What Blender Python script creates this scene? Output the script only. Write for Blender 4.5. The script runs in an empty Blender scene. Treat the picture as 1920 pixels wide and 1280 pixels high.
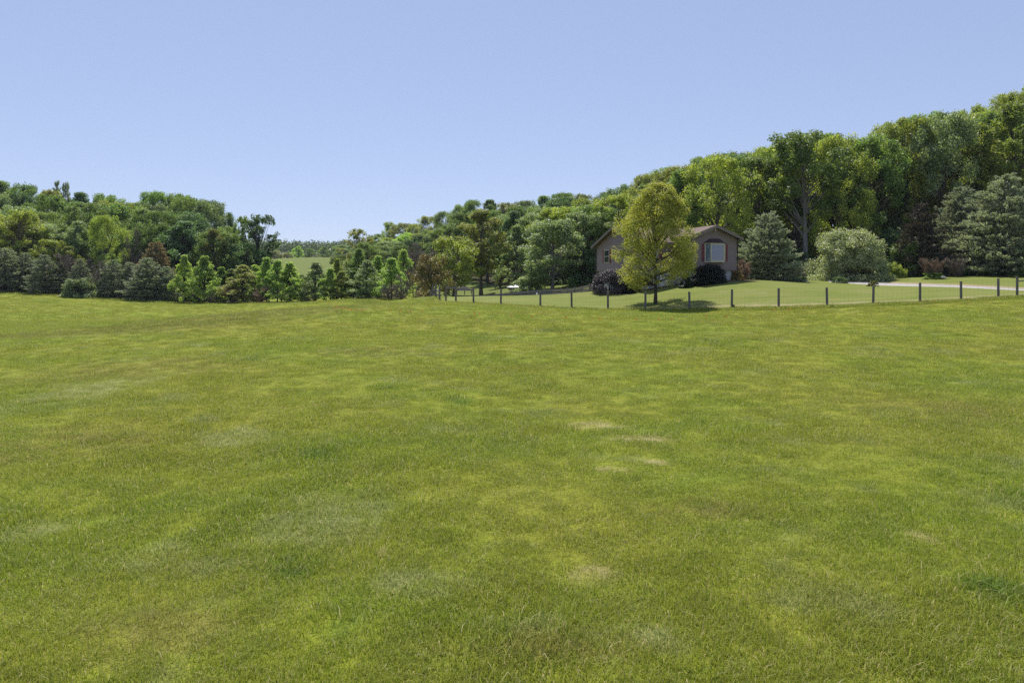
import bpy, math, random
import numpy as np
from mathutils import Vector
PI = math.pi
scene = bpy.context.scene
C = scene.collection

# ------------------------------------------------------------------ camera, sky, sun, exposure
F = 1280.0            # focal length in pixels of the 1920 px wide frame (24 mm on 36 mm)
HY = 530.0            # horizon row
ZC = 3.4              # camera height
cam_d = bpy.data.cameras.new('camera'); cam = bpy.data.objects.new('camera', cam_d); C.objects.link(cam)
cam.location = (0, 0, ZC); cam.rotation_euler = (PI/2, 0, 0)
cam_d.sensor_width = 36; cam_d.lens = 24; cam_d.shift_y = -(640-HY)/1920
cam_d.clip_start = 0.1; cam_d.clip_end = 6000
scene.camera = cam

SUN_EL = math.radians(60); SUN_AZ = math.radians(-14)     # azimuth from +Y towards +X
world = bpy.data.worlds.new("World"); scene.world = world; world.use_nodes = True
wn = world.node_tree.nodes; wl = world.node_tree.links
bg = wn['Background']; bg.inputs['Strength'].default_value = 0.092
sky = wn.new('ShaderNodeTexSky'); sky.sky_type = 'NISHITA'; sky.sun_disc = False
sky.sun_elevation = SUN_EL; sky.sun_rotation = SUN_AZ
sky.altitude = 1500; sky.air_density = 1.0; sky.dust_density = 0.4; sky.ozone_density = 2.0
tint = wn.new('ShaderNodeMix'); tint.data_type = 'RGBA'; tint.blend_type = 'MULTIPLY'; tint.inputs[0].default_value = 1
gam = wn.new('ShaderNodeGamma'); gam.inputs[1].default_value = .42; wl.new(sky.outputs[0], gam.inputs[0])
tint.blend_type = 'MULTIPLY'; tint.clamp_result = False
wl.new(gam.outputs[0], tint.inputs[6]); tint.inputs[7].default_value = (2.24, 2.38, 2.97, 1); wl.new(tint.outputs[2], bg.inputs['Color'])
sun_d = bpy.data.lights.new('sun', 'SUN'); sun_d.energy = 4.8; sun_d.angle = math.radians(0.53); sun_d.color = (1, 0.95, 0.86)
sun = bpy.data.objects.new('sun', sun_d); C.objects.link(sun)
sdir = Vector((math.sin(SUN_AZ)*math.cos(SUN_EL), math.cos(SUN_AZ)*math.cos(SUN_EL), math.sin(SUN_EL)))
sun.rotation_euler = (-sdir).to_track_quat('-Z', 'Y').to_euler(); sun.location = (0, 0, 60)
scene.view_settings.view_transform = 'Standard'; scene.view_settings.look = 'None'
scene.view_settings.exposure = 0.5; scene.view_settings.gamma = 1.0
scene.cycles.max_bounces = 8; scene.cycles.diffuse_bounces = 3; scene.cycles.transmission_bounces = 4
scene.cycles.transparent_max_bounces = 4; scene.cycles.caustics_reflective = False; scene.cycles.caustics_refractive = False
scene.cycles.volume_bounces = 0; scene.cycles.use_denoising = False; scene.cycles.sample_clamp_indirect = 4

rng = np.random.default_rng(7)

# ------------------------------------------------------------------ helpers
def tag(o, label=None, cat=None, group=None, kind=None):
    if label: o['label'] = label
    if cat: o['category'] = cat
    if group: o['group'] = group
    if kind: o['kind'] = kind
    return o

def empty(name, loc=(0, 0, 0), rz=0.0):
    o = bpy.data.objects.new(name, None); C.objects.link(o); o.location = loc; o.rotation_euler = (0, 0, rz)
    o.empty_display_size = 0.2
    return o

def np_mesh(name, V, Fq, attrs=None, smooth=False):
    """V (n,3) array, Fq (m,k) int array of equal-sided faces."""
    me = bpy.data.meshes.new(name)
    V = np.asarray(V, dtype=np.float32); Fq = np.asarray(Fq, dtype=np.int32)
    m, k = Fq.shape
    me.vertices.add(len(V)); me.vertices.foreach_set('co', V.ravel())
    me.loops.add(m*k); me.loops.foreach_set('vertex_index', Fq.ravel())
    me.polygons.add(m); me.polygons.foreach_set('loop_start', np.arange(0, m*k, k, dtype=np.int32))
    me.update(calc_edges=True)
    if smooth: me.polygons.foreach_set('use_smooth', np.ones(m, dtype=bool))
    for an, av in (attrs or {}).items():
        a = me.attributes.new(an, 'FLOAT', 'POINT'); a.data.foreach_set('value', np.asarray(av, dtype=np.float32))
    me.validate(); return me

def mobj(name, me, mat, parent=None):
    o = bpy.data.objects.new(name, me); C.objects.link(o)
    if mat and not me.materials: me.materials.append(mat)
    if parent: o.parent = parent
    return o

class MB:
    """collects boxes, prisms and tubes; build() links them as one mesh object"""
    def __init__(s): s.v = []; s.f = []
    def add(s, vs, fs):
        b = len(s.v); s.v += [tuple(p) for p in vs]; s.f += [tuple(i+b for i in f) for f in fs]; return s
    def box(s, x0, x1, y0, y1, z0, z1):
        return s.add([(x0,y0,z0),(x1,y0,z0),(x1,y1,z0),(x0,y1,z0),(x0,y0,z1),(x1,y0,z1),(x1,y1,z1),(x0,y1,z1)],
                     [(3,2,1,0),(4,5,6,7),(0,1,5,4),(1,2,6,5),(2,3,7,6),(3,0,4,7)])
    def prism(s, A, B):
        """two matching rings of 3-D points"""
        n = len(A); fs = [tuple(range(n-1, -1, -1)), tuple(range(n, 2*n))]
        for i in range(n): j = (i+1) % n; fs.append((i, j, n+j, n+i))
        return s.add(list(A)+list(B), fs)
    def tube(s, P, R, n=8, cap=True):
        P = [Vector(p) for p in P]; rings = []
        for i, p in enumerate(P):
            d = (P[min(i+1, len(P)-1)]-P[max(i-1, 0)]).normalized()
            a = d.cross(Vector((0.3, 0.9, 0.1))).normalized() if abs(d.z) > .5 else d.cross(Vector((0, 0, 1))).normalized()
            b = d.cross(a)
            rings.append([p+(a*math.cos(2*PI*k/n)+b*math.sin(2*PI*k/n))*R[i] for k in range(n)])
        vs = [q for r in rings for q in r]; fs = []
        for i in range(len(P)-1):
            for k in range(n):
                k2 = (k+1) % n; fs.append((i*n+k, i*n+k2, (i+1)*n+k2, (i+1)*n+k))
        if cap: fs.append(tuple(range(n-1, -1, -1))); fs.append(tuple((len(P)-1)*n+k for k in range(n)))
        return s.add(vs, fs)
    def mesh(s, name, smooth=False):
        me = bpy.data.meshes.new(name); me.from_pydata(s.v, [], s.f); me.update()
        if smooth: me.polygons.foreach_set('use_smooth', np.ones(len(me.polygons), dtype=bool))
        return me
    def build(s, name, mat, parent=None, smooth=False):
        return mobj(name, s.mesh(name, smooth), mat, parent)

# ------------------------------------------------------------------ terrain
def xz(px, Y): return (px-960)/F*Y
def zz(py, Y): return ZC+(HY-py)/F*Y
ctrl = []
def cp(px, py, Y): ctrl.append((xz(px, Y), Y, zz(py, Y)))
def cw(X, Y, z): ctrl.append((X, Y, z))
for X in (-30, -10, 10, 30):
    cw(X, -30, -.3)
    cw(X, 2, 0.0)
for X, z in ((-14, .1), (0, .12), (14, .15)): cw(X, 14, z)
for X, z in ((-22, .15), (-8, .35), (6, .42), (22, .5)): cw(X, 26, z)
cw(0, 38, .85); cw(14, 38, .95); cw(28, 38, 1.25); cw(-12, 38, .75); cw(44, 40, 1.7)
# crest of the near rise
cp(0, 627, 40); cp(200, 614, 42); cp(350, 598, 46); cp(500, 583, 50); cp(620, 574, 56); cp(760, 566.5, 60); cp(-250, 640, 40)
# hollow and far field on the left
cw(-45, 62, -.35); cw(-30, 75, -.7); cw(-60, 85, -.1); cw(-18, 85, -.3); cw(-90, 70, .2); cw(-8, 80, .7); cw(-12, 70, .9)
cp(0, 549, 118); cp(100, 553, 118); cp(200, 560, 118); cp(300, 567, 117); cp(400, 569.5, 116); cp(500, 568, 114); cp(600, 566.5, 110)
cp(700, 563.5, 104); cp(-300, 550, 118)
# fence line
FENCE = [(888,569.5,61.5),(939,571,60),(1013,575,58),(1072,578,56.5),(1140,580,55),(1210,580.5,53.5),(1293,579.5,52.5),(1372,578,52),(1460,577,51),
         (1551,573.5,50.5),(1637,571,50.5),(1725,567,50),(1802,562,50),(1872,559,50),(1907,556,50)]
for a in FENCE: cp(*a)
cp(2030, 548, 50); cp(836, 566, 64); cp(806, 562, 78)
# lawn
cp(945, 558, 75); cp(1060, 551, 70); cp(1110, 549, 68); cp(1231, 570, 57); cp(1190, 546.5, 66); cp(1250, 540, 65); cp(1300, 534, 65)
cp(1375, 525.5, 66.6); cp(1125, 548, 74); cp(1340, 555, 57.5); cp(1460, 550, 57); cp(1700, 545, 58); cp(1800, 541, 57.5); cp(1920, 546, 55.5)
cp(1920, 540, 59.5); cp(1700, 537, 63.5); cp(1700, 531, 67.5); cp(1600, 533, 68.5); cp(1600, 528, 73); cp(1450, 527, 72); cp(1520, 527, 72)
cp(1750, 523, 71); cp(1850, 519, 78); cp(1700, 520, 80); cp(1960, 517, 78)
# board fence ground, meadow
cw(xz(1110,76), 76, 1.95); cw(xz(1050,82), 82, 1.4); cw(xz(945,92), 92, .7); cw(xz(855,100), 100, .2)
cp(902, 553, 104); cp(880, 524, 150); cp(950, 524, 145); cp(870, 554, 118); cp(1000, 531, 125); cp(1060, 535, 100)
cp(1160, 533, 92); cp(1300, 528, 90); cp(1450, 524, 92); cp(1600, 520, 92); cp(1800, 514, 92); cp(2050, 512, 92)
# valley floor and the far hill
cw(xz(560,160), 160, -2); cw(xz(300,150), 150, .5); cw(xz(0,150), 150, 3.5); cw(xz(-300,150), 150, 5); cw(xz(700,150), 150, 1.0)
cp(560, 527, 270); cp(640, 522, 270); cp(560, 484, 385); cp(660, 484, 385); cw(xz(460,385), 385, 15); cw(xz(560,470), 470, 14)
cw(xz(750,260), 260, 6); cw(xz(300,250), 250, 6); cw(xz(100,250), 250, 12)
for px, z in ((200, 42), (500, 38), (560, 37), (650, 36), (760, 40)): cw(xz(px, 800), 800, z)
for X, Y, z in ((-1500, 800, 40), (-900, 300, 20), (-500, 100, 6), (-300, -200, 0), (300, -200, 2), (0, -600, 0), (-1500, -600, 0), (1500, -600, 5),
                (500, 60, 30), (1500, 400, 60), (0, 1500, 30), (-1500, 2500, 40), (1500, 2500, 50), (-700, 1500, 40), (700, 1500, 60)):
    cw(X, Y, z)
SKY_R = [(640,470),(690,444),(715,427),(740,421),(770,416),(800,413),(840,402),(870,384),(900,370),(940,377),(960,372),(1000,375),(1030,368),(1060,362),(1100,360),
         (1150,352),(1185,345),(1200,336),(1240,319),(1280,311),(1330,296),(1370,290),(1400,297),(1450,270),(1490,254),(1530,246),(1585,250),(1600,268),
         (1640,245),(1670,235),(1690,219),(1760,211),(1790,222),(1820,208),(1870,202),(1895,170),(1960,150),(2150,120),(2400,110)]
YB = [(640,340),(720,300),(880,235),(1000,215),(1200,175),(1400,140),(1600,125),(1800,130),(1920,140),(2400,150)]
YF = [(640,280),(720,215),(800,170),(880,150),(1000,122),(1080,104),(1200,96),(1400,92),(1600,93),(1800,93),(2400,93)]
def interp(tab, x): return float(np.interp(x, [a for a, b in tab], [b for a, b in tab]))
for px in (700, 780, 880, 960, 1050, 1150, 1250, 1350, 1450, 1550, 1650, 1750, 1850, 1950, 2150):
    Yb = interp(YB, px); ctrl.append((xz(px, Yb), Yb, max(3.8, zz(interp(SKY_R, px), Yb)-19)))
    ctrl.append((xz(px, Yb*1.35), Yb*1.35, max(3.8, zz(interp(SKY_R, px), Yb)-19)+2))
ctrl = np.array(ctrl)
CC = 9.0
def phi(d2): return np.sqrt(d2+CC*CC)
_D = (ctrl[:, None, 0]-ctrl[None, :, 0])**2+(ctrl[:, None, 1]-ctrl[None, :, 1])**2
_A = phi(_D); n_ = len(ctrl)
_M = np.zeros((n_+1, n_+1)); _M[:n_, :n_] = _A-0.02*np.eye(n_); _M[:n_, n_] = 1; _M[n_, :n_] = 1
_w = np.linalg.solve(_M, np.append(ctrl[:, 2], 0))
_tab = rng.random((256, 256))
def vnoise(x, y):
    xi = np.floor(x).astype(int); yi = np.floor(y).astype(int); fx = x-xi; fy = y-yi
    fx = fx*fx*(3-2*fx); fy = fy*fy*(3-2*fy)
    g = lambda a, b: _tab[a & 255, b & 255]
    return (g(xi, yi)*(1-fx)+g(xi+1, yi)*fx)*(1-fy)+(g(xi, yi+1)*(1-fx)+g(xi+1, yi+1)*fx)*fy-.5
def fenceY(k):
    """fence depth along the ray X/Y = k"""
    t = [((px-960)/F, Y) for px, py, Y in FENCE]
    return np.interp(k, [-.125]+[a for a, b in t]+[.9], [64]+[b for a, b in t]+[50])
def H(x, y):
    x = np.asarray(x, float); y = np.asarray(y, float); sh = np.broadcast(x, y).shape
    xf = np.broadcast_to(x, sh).ravel(); yf = np.broadcast_to(y, sh).ravel(); out = np.empty(len(xf))
    for i in range(0, len(xf), 20000):
        a = xf[i:i+20000]; b = yf[i:i+20000]
        out[i:i+20000] = phi((a[:, None]-ctrl[None, :, 0])**2+(b[:, None]-ctrl[None, :, 1])**2) @ _w[:n_]+_w[n_]
    m = np.clip((46-yf)/8, 0, 1)*np.clip((yf+20)/10, 0, 1)
    out += m*(vnoise(xf/6, yf/6)*.22+vnoise(xf/2.1+9, yf/2.1)*.09+vnoise(xf/.8+3, yf/.8)*.04)
    m2 = np.clip((xf < -8)*1.0, 0, 1)*np.clip((yf-46)/20, 0, 1)*np.clip((110-yf)/30, 0, 1)
    out += m2*vnoise(xf/14, yf/9)*.5
    return out.reshape(sh)
def graded(a, b, s, lim, grow):
    """fine steps s between a and b, growing to lim on both sides"""
    L = list(np.arange(a, b+s/2, s)); st = s
    x = L[-1]
    while x < lim[1]: st *= grow; x += st; L.append(x)
    st = s; x = L[0]; P = []
    while x > lim[0]: st *= grow; x -= st; P.append(x)
    return np.array(P[::-1]+L)
GX = graded(-18, 46, .55, (-2000, 2000), 1.045)
GY = graded(3, 76, .55, (-500, 2400), 1.035)
GXX, GYY = np.meshgrid(GX, GY); GZ = np.clip(H(GXX, GYY), -8, 62)
def Hm(x, y):
    x = np.asarray(x, float); y = np.asarray(y, float)
    i = np.clip(np.searchsorted(GX, x)-1, 0, len(GX)-2); j = np.clip(np.searchsorted(GY, y)-1, 0, len(GY)-2)
    fx = (x-GX[i])/(GX[i+1]-GX[i]); fy = (y-GY[j])/(GY[j+1]-GY[j])
    return (GZ[j, i]*(1-fx)+GZ[j, i+1]*fx)*(1-fy)+(GZ[j+1, i]*(1-fx)+GZ[j+1, i+1]*fx)*fy
def hz(x, y): return float(Hm(x, y))
def hit(px, py, y0=4, y1=150):
    """the ground point seen at a pixel"""
    Y = np.linspace(y0, y1, 6000); X = xz(px, Y); below = Hm(X, Y) >= zz(py, Y)
    i = int(np.argmax(below)) if below.any() else len(Y)-1
    return float(X[i]), float(Y[i])

# ------------------------------------------------------------------ materials
def new_mat(name):
    m = bpy.data.materials.new(name); m.use_nodes = True; nt = m.node_tree
    return m, nt, nt.nodes, nt.links, nt.nodes['Principled BSDF']
def nnoise(nt, scale, detail=2, rough=.5, vec=None, stretch=None):
    n = nt.nodes.new('ShaderNodeTexNoise'); n.inputs['Scale'].default_value = scale; n.inputs['Detail'].default_value = detail
    n.inputs['Roughness'].default_value = rough
    if vec is not None:
        if stretch:
            mp = nt.nodes.new('ShaderNodeMapping'); mp.inputs['Scale'].default_value = stretch; nt.links.new(vec, mp.inputs[0]); vec = mp.outputs[0]
        nt.links.new(vec, n.inputs['Vector'])
    return n.outputs['Fac']
def nmap(nt, val, a, b, c=0.0, d=1.0, smooth=True):
    n = nt.nodes.new('ShaderNodeMapRange'); n.interpolation_type = 'SMOOTHSTEP' if smooth else 'LINEAR'
    n.inputs[1].default_value = a; n.inputs[2].default_value = b; n.inputs[3].default_value = c; n.inputs[4].default_value = d
    nt.links.new(val, n.inputs[0]); return n.outputs[0]
def nmix(nt, fac, a, b):
    n = nt.nodes.new('ShaderNodeMix'); n.data_type = 'RGBA'; n.clamp_factor = True
    for s, v in ((n.inputs[0], fac), (n.inputs[6], a), (n.inputs[7], b)):
        if isinstance(v, (int, float)): s.default_value = v
        elif isinstance(v, tuple): s.default_value = (*v, 1)
        else: nt.links.new(v, s)
    return n.outputs[2]
def nmath(nt, op, a, b=None, clamp=False):
    n = nt.nodes.new('ShaderNodeMath'); n.operation = op; n.use_clamp = clamp
    for i, v in enumerate((a, b)):
        if v is None: continue
        if isinstance(v, (int, float)): n.inputs[i].default_value = v
        else: nt.links.new(v, n.inputs[i])
    return n.outputs[0]
def nattr(nt, name):
    n = nt.nodes.new('ShaderNodeAttribute'); n.attribute_name = name; return n.outputs['Fac']
def npos(nt): return nt.nodes.new('ShaderNodeNewGeometry').outputs['Position']
def spots(nt, pos, lst):
    """union of soft ellipses at given world places: (x, y, rx, ry)"""
    cur = None
    warp = nt.nodes.new('ShaderNodeTexNoise'); warp.inputs['Scale'].default_value = 1.3; warp.inputs['Detail'].default_value = 3
    nt.links.new(pos, warp.inputs['Vector'])
    sb = nt.nodes.new('ShaderNodeVectorMath'); sb.operation = 'SUBTRACT'; nt.links.new(warp.outputs['Color'], sb.inputs[0]); sb.inputs[1].default_value = (.5, .5, .5)
    for x, y, rx, ry in lst:
        v = nt.nodes.new('ShaderNodeVectorMath'); v.operation = 'SUBTRACT'; nt.links.new(pos, v.inputs[0]); v.inputs[1].default_value = (x, y, 0)
        s = nt.nodes.new('ShaderNodeVectorMath'); s.operation = 'MULTIPLY'; nt.links.new(v.outputs[0], s.inputs[0]); s.inputs[1].default_value = (1/rx, 1/ry, 0)
        a = nt.nodes.new('ShaderNodeVectorMath'); a.operation = 'MULTIPLY_ADD'; nt.links.new(sb.outputs[0], a.inputs[0]); a.inputs[1].default_value = (1.6, 1.6, 0); nt.links.new(s.outputs[0], a.inputs[2])
        l = nt.nodes.new('ShaderNodeVectorMath'); l.operation = 'LENGTH'; nt.links.new(a.outputs[0], l.inputs[0])
        f = nmap(nt, l.outputs['Value'], 1.25, .35)
        cur = f if cur is None else nmath(nt, 'MAXIMUM', cur, f)
    return nmath(nt, 'MULTIPLY', cur, nmap(nt, nnoise(nt, 2.2, 4, .75, pos), .38, .58, .15, 1))

def P2(px, py, wpx, hpx):
    x, y = hit(px, py); x1, y1 = hit(px, py-hpx/2); return (x, y, wpx/2/F*y, max(.12, abs(y1-y)))
DRY = [P2(1150,880,80,14), P2(1200,825,130,14), P2(1110,1082,110,36), P2(1110,798,130,16), P2(715,1040,22,24), P2(1230,868,60,12), P2(1730,1008,50,26)]
LUSH = [P2(600,852,90,28), P2(548,1066,120,46), P2(862,750,60,18), P2(1033,621,60,8), P2(902,636,50,8), P2(722,727,60,8), P2(1860,1105,140,60), P2(1330,640,40,10),
        P2(470,675,60,10), P2(890,825,60,14), P2(1900,925,60,30), P2(640,1180,60,40), P2(1080,630,40,6)]
GREYG = [P2(600,980,240,120), P2(800,1100,220,60), P2(960,1180,240,50), P2(170,730,160,50), P2(60,1000,110,60), P2(440,820,160,40), P2(1230,1200,150,60), P2(300,1040,130,60), P2(560,1000,120,60)]
BROWN2 = [P2(250,690,420,46), P2(130,830,300,80), P2(1750,770,320,60), P2(1000,1215,480,70), P2(300,1180,380,90), P2(1300,960,300,50), P2(700,660,260,24)]
BROWN = [(xz(420,46), 45, 7, 6), (xz(560,50), 50, 6, 6), (xz(300,42), 41, 7, 4.5), (xz(160,40), 38.5, 6, 3), (xz(690,56), 55, 4, 3)]

def grass_colour(nt, per_blade=None):
    pos = npos(nt)
    big = nnoise(nt, .16, 3, .55, pos); mid = nnoise(nt, .8, 3, .6, pos); fine = nnoise(nt, 5.5, 3, .65, pos); tiny = nnoise(nt, 22, 2, .7, pos)
    c = nmix(nt, nmap(nt, mid, .35, .65), (.150, .174, .020), (.120, .156, .018))
    c = nmix(nt, nmap(nt, big, .38, .62), c, (.158, .168, .024))
    c = nmix(nt, nmap(nt, fine, .5, .72, 0, .6), c, (.185, .215, .025))
    c = nmix(nt, nmap(nt, tiny, .55, .8, 0, .6), c, (.22, .17, .07))
    c = nmix(nt, nmap(nt, nnoise(nt, .45, 3, .65, pos), .56, .7, 0, .45), c, (.17, .18, .085))
    c = nmix(nt, nmath(nt, 'MULTIPLY', spots(nt, pos, GREYG), .65), c, (.225, .235, .12))
    c = nmix(nt, nmath(nt, 'MULTIPLY', spots(nt, pos, BROWN), .8), c, (.110, .105, .030))
    c = nmix(nt, nmath(nt, 'MULTIPLY', spots(nt, pos, BROWN2), .55), c, (.160, .140, .045))
    c = nmix(nt, nmath(nt, 'MULTIPLY', spots(nt, pos, LUSH), .75), c, (.065, .110, .018))
    c = nmix(nt, nmath(nt, 'MULTIPLY', spots(nt, pos, DRY), .72), c, (.30, .25, .15))
    if per_blade is not None:
        c = nmix(nt, nmap(nt, per_blade, .89, .93), c, (.30, .25, .15))
        c = nmix(nt, nmap(nt, per_blade, .0, .4, .4, 0), c, (.09, .15, .02))
        mu = nt.nodes.new('ShaderNodeVectorMath'); mu.operation = 'MULTIPLY'; nt.links.new(c, mu.inputs[0]); mu.inputs[1].default_value = (1.82, 1.87, 1.58); c = mu.outputs[0]
    return c

def mat_ground():
    m, nt, n, l, b = new_mat('pasture ground')
    c = grass_colour(nt)
    pos = npos(nt)
    mu = n.new('ShaderNodeVectorMath'); mu.operation = 'MULTIPLY'; l.new(c, mu.inputs[0]); mu.inputs[1].default_value = (1.30, 1.29, 1.12); c = mu.outputs[0]
    c = nmix(nt, nattr(nt, 'meadow'), c, nmix(nt, nnoise(nt, .12, 4, .6, pos), (.105, .14, .030), (.14, .165, .042)))
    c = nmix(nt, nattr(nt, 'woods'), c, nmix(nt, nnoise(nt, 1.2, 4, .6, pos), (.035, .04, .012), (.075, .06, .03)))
    l.new(c, b.inputs['Base Color']); b.inputs['Roughness'].default_value = .95; b.inputs['Specular IOR Level'].default_value = .1
    bp = n.new('ShaderNodeBump'); bp.inputs['Strength'].default_value = .9; bp.inputs['Distance'].default_value = .12
    h = nmath(nt, 'ADD', nnoise(nt, 9, 4, .75, pos), nmath(nt, 'MULTIPLY', nnoise(nt, 1.5, 3, .6, pos), 2.0))
    l.new(h, bp.inputs['Height']); l.new(bp.outputs[0], b.inputs['Normal'])
    return m
def mat_blade():
    m, nt, n, l, b = new_mat('grass blade')
    c = grass_colour(nt, nattr(nt, 'bv'))
    l.new(c, b.inputs['Base Color']); b.inputs['Roughness'].default_value = .55; b.inputs['Specular IOR Level'].default_value = .3
    t = n.new('ShaderNodeBsdfTranslucent'); l.new(c, t.inputs['Color'])
    mx = n.new('ShaderNodeMixShader'); mx.inputs[0].default_value = .5; l.new(b.outputs[0], mx.inputs[1]); l.new(t.outputs[0], mx.inputs[2])
    l.new(mx.outputs[0], n['Material Output'].inputs['Surface']); return m
def mat_lawn():
    m, nt, n, l, b = new_mat('mown lawn')
    pos = npos(nt)
    c = nmix(nt, nmap(nt, nnoise(nt, .35, 4, .6, pos, (.5, 1.4, 1)), .35, .65), (.135, .165, .030), (.175, .185, .050))
    c = nmix(nt, nmap(nt, nnoise(nt, .9, 4, .7, pos), .5, .72, 0, .6), c, (.20, .195, .07))
    c = nmix(nt, nmap(nt, nnoise(nt, 7, 3, .7, pos), .5, .8, 0, .5), c, (.09, .13, .02))
    c = nmix(nt, nmap(nt, nnoise(nt, 1.0, 2, .5, pos, (.06, 1.6, 1)), .42, .58, 0, .35), c, (.115, .15, .03))
    e = nmath(nt, 'MULTIPLY', nattr(nt, 'edge'), nmap(nt, nnoise(nt, 1.3, 3, .7, pos), .3, .55))
    c = nmix(nt, nmath(nt, 'MULTIPLY', e, .85), c, (.32, .26, .16))
    c = nmix(nt, nattr(nt, 'mulch'), c, (.10, .065, .05))
    l.new(c, b.inputs['Base Color']); b.inputs['Roughness'].default_value = .95; b.inputs['Specular IOR Level'].default_value = .1
    bp = n.new('ShaderNodeBump'); bp.inputs['Strength'].default_value = .6; bp.inputs['Distance'].default_value = .05
    l.new(nnoise(nt, 14, 3, .7, pos), bp.inputs['Height']); l.new(bp.outputs[0], b.inputs['Normal']); return m

def leaf_mat(name, ca, cb, trans=.4, tint=(1.5, 1.6, .8), spec=.35, rough=.5, var=.5, dist=.0):
    m, nt, n, l, b = new_mat(name)
    oi = n.new('ShaderNodeObjectInfo')
    lv = nattr(nt, 'lv')
    c = nmix(nt, lv, ca, cb)
    hsv = n.new('ShaderNodeHueSaturation'); l.new(c, hsv.inputs['Color'])
    l.new(nmap(nt, oi.outputs['Random'], 0, 1, .488, .508, False), hsv.inputs['Hue'])
    r2 = nmath(nt, 'FRACT', nmath(nt, 'MULTIPLY', oi.outputs['Random'], 7.31))
    l.new(nmap(nt, r2, 0, 1, 1-var*.5, 1+var*.6, False), hsv.inputs['Value'])
    l.new(hsv.outputs[0], b.inputs['Base Color']); b.inputs['Roughness'].default_value = rough; b.inputs['Specular IOR Level'].default_value = spec
    t = n.new('ShaderNodeBsdfTranslucent')
    mu = n.new('ShaderNodeVectorMath'); mu.operation = 'MULTIPLY'; l.new(hsv.outputs[0], mu.inputs[0]); mu.inputs[1].default_value = tint; l.new(mu.outputs[0], t.inputs['Color'])
    mx = n.new('ShaderNodeMixShader'); mx.inputs[0].default_value = trans; l.new(b.outputs[0], mx.inputs[1]); l.new(t.outputs[0], mx.inputs[2])
    l.new(mx.outputs[0], n['Material Output'].inputs['Surface']); return m
def flat_mat(name, ca, cb=None, scale=6, rough=.85, spec=.3, stretch=None, bump=0.0, bdist=.02, metal=0.0, coords='Object'):
    m, nt, n, l, b = new_mat(name); cb = cb or ca
    tc = n.new('ShaderNodeTexCoord'); no = nnoise(nt, scale, 4, .6, tc.outputs[coords], stretch)
    l.new(nmix(nt, nmap(nt, no, .3, .7), ca, cb), b.inputs['Base Color']); b.inputs['Roughness'].default_value = rough
    b.inputs['Specular IOR Level'].default_value = spec; b.inputs['Metallic'].default_value = metal
    if bump:
        bp = n.new('ShaderNodeBump'); bp.inputs['Strength'].default_value = bump; bp.inputs['Distance'].default_value = bdist
        l.new(no, bp.inputs['Height']); l.new(bp.outputs[0], b.inputs['Normal'])
    return m
def siding_mat(name, col, step=.11):
    m, nt, n, l, b = new_mat(name); tc = n.new('ShaderNodeTexCoord'); sp = n.new('ShaderNodeSeparateXYZ'); l.new(tc.outputs['Object'], sp.inputs[0])
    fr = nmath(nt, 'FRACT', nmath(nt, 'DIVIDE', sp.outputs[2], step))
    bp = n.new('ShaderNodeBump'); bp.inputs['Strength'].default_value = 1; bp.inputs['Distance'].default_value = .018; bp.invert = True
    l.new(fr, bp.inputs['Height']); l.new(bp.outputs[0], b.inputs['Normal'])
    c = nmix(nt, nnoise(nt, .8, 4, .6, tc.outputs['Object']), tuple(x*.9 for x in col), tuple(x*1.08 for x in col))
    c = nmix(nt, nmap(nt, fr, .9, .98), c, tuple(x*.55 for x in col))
    l.new(c, b.inputs['Base Color']); b.inputs['Roughness'].default_value = .6; return m

M = {}
M['ground'] = mat_ground(); M['blade'] = mat_blade(); M['lawn'] = mat_lawn()
M['mid'] = leaf_mat('mid green leaves', (0.092, 0.145, 0.043), (0.220, 0.301, 0.084), .44)
M['yellow'] = leaf_mat('yellow green leaves', (0.160, 0.204, 0.038), (0.329, 0.374, 0.079), .44)
M['dark'] = leaf_mat('deep green leaves', (0.064, 0.112, 0.054), (0.155, 0.233, 0.091), .44)
M['silver'] = leaf_mat('silvery green leaves', (0.118, 0.166, 0.074), (0.281, 0.340, 0.170), .44, spec=.5)
M['olive'] = leaf_mat('olive green leaves', (0.132, 0.152, 0.047), (0.292, 0.301, 0.090), .44)
M['fresh'] = leaf_mat('fresh spring leaves', (0.204, 0.295, 0.079), (0.322, 0.406, 0.127), .6)
M['bronze'] = leaf_mat('yellow bronze leaves', (.222, .262, .044), (.350, .338, .090), .5, var=.0)
M['redbronze'] = leaf_mat('red bronze leaves', (.13, .155, .035), (.27, .15, .07), .35)
M['purple'] = leaf_mat('dark purple leaves', (.022, .016, .020), (.130, .100, .120), .12, (1.2, 1, 1), .5)
M['needle'] = leaf_mat('blue green needles', (.205, .230, .160), (.33, .35, .25), .35, (1.2, 1.3, .8), .3, .6, .3)
M['needledark'] = leaf_mat('dark needles', (.205, .240, .170), (.360, .390, .270), .3, (1.2, 1.3, .8), .3, .6, .4)
M['needlebrown'] = leaf_mat('brownish dark needles', (0.046, 0.042, 0.031), (0.098, 0.081, 0.062), .2, (1.2, 1.1, .8), .3, .6, .3)
M['tan'] = leaf_mat('tan spring catkins', (0.240, 0.192, 0.112), (0.320, 0.272, 0.128), .3, (1.2, 1.1, .8), .2)
M['twig'] = leaf_mat('grey brown twigs', (0.119, 0.098, 0.081), (0.189, 0.147, 0.123), .1, (1, 1, 1), .2)
M['redtwig'] = leaf_mat('reddish twigs and buds', (.19, .135, .10), (.30, .22, .16), .2, (1.2, 1, .8), .2)
M['hedge'] = leaf_mat('dark hedge leaves', (.010, .016, .010), (.022, .030, .018), .15, spec=.3)
M['conegreen'] = leaf_mat('dark yew green', (.014, .045, .016), (.028, .070, .022), .2)
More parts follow.
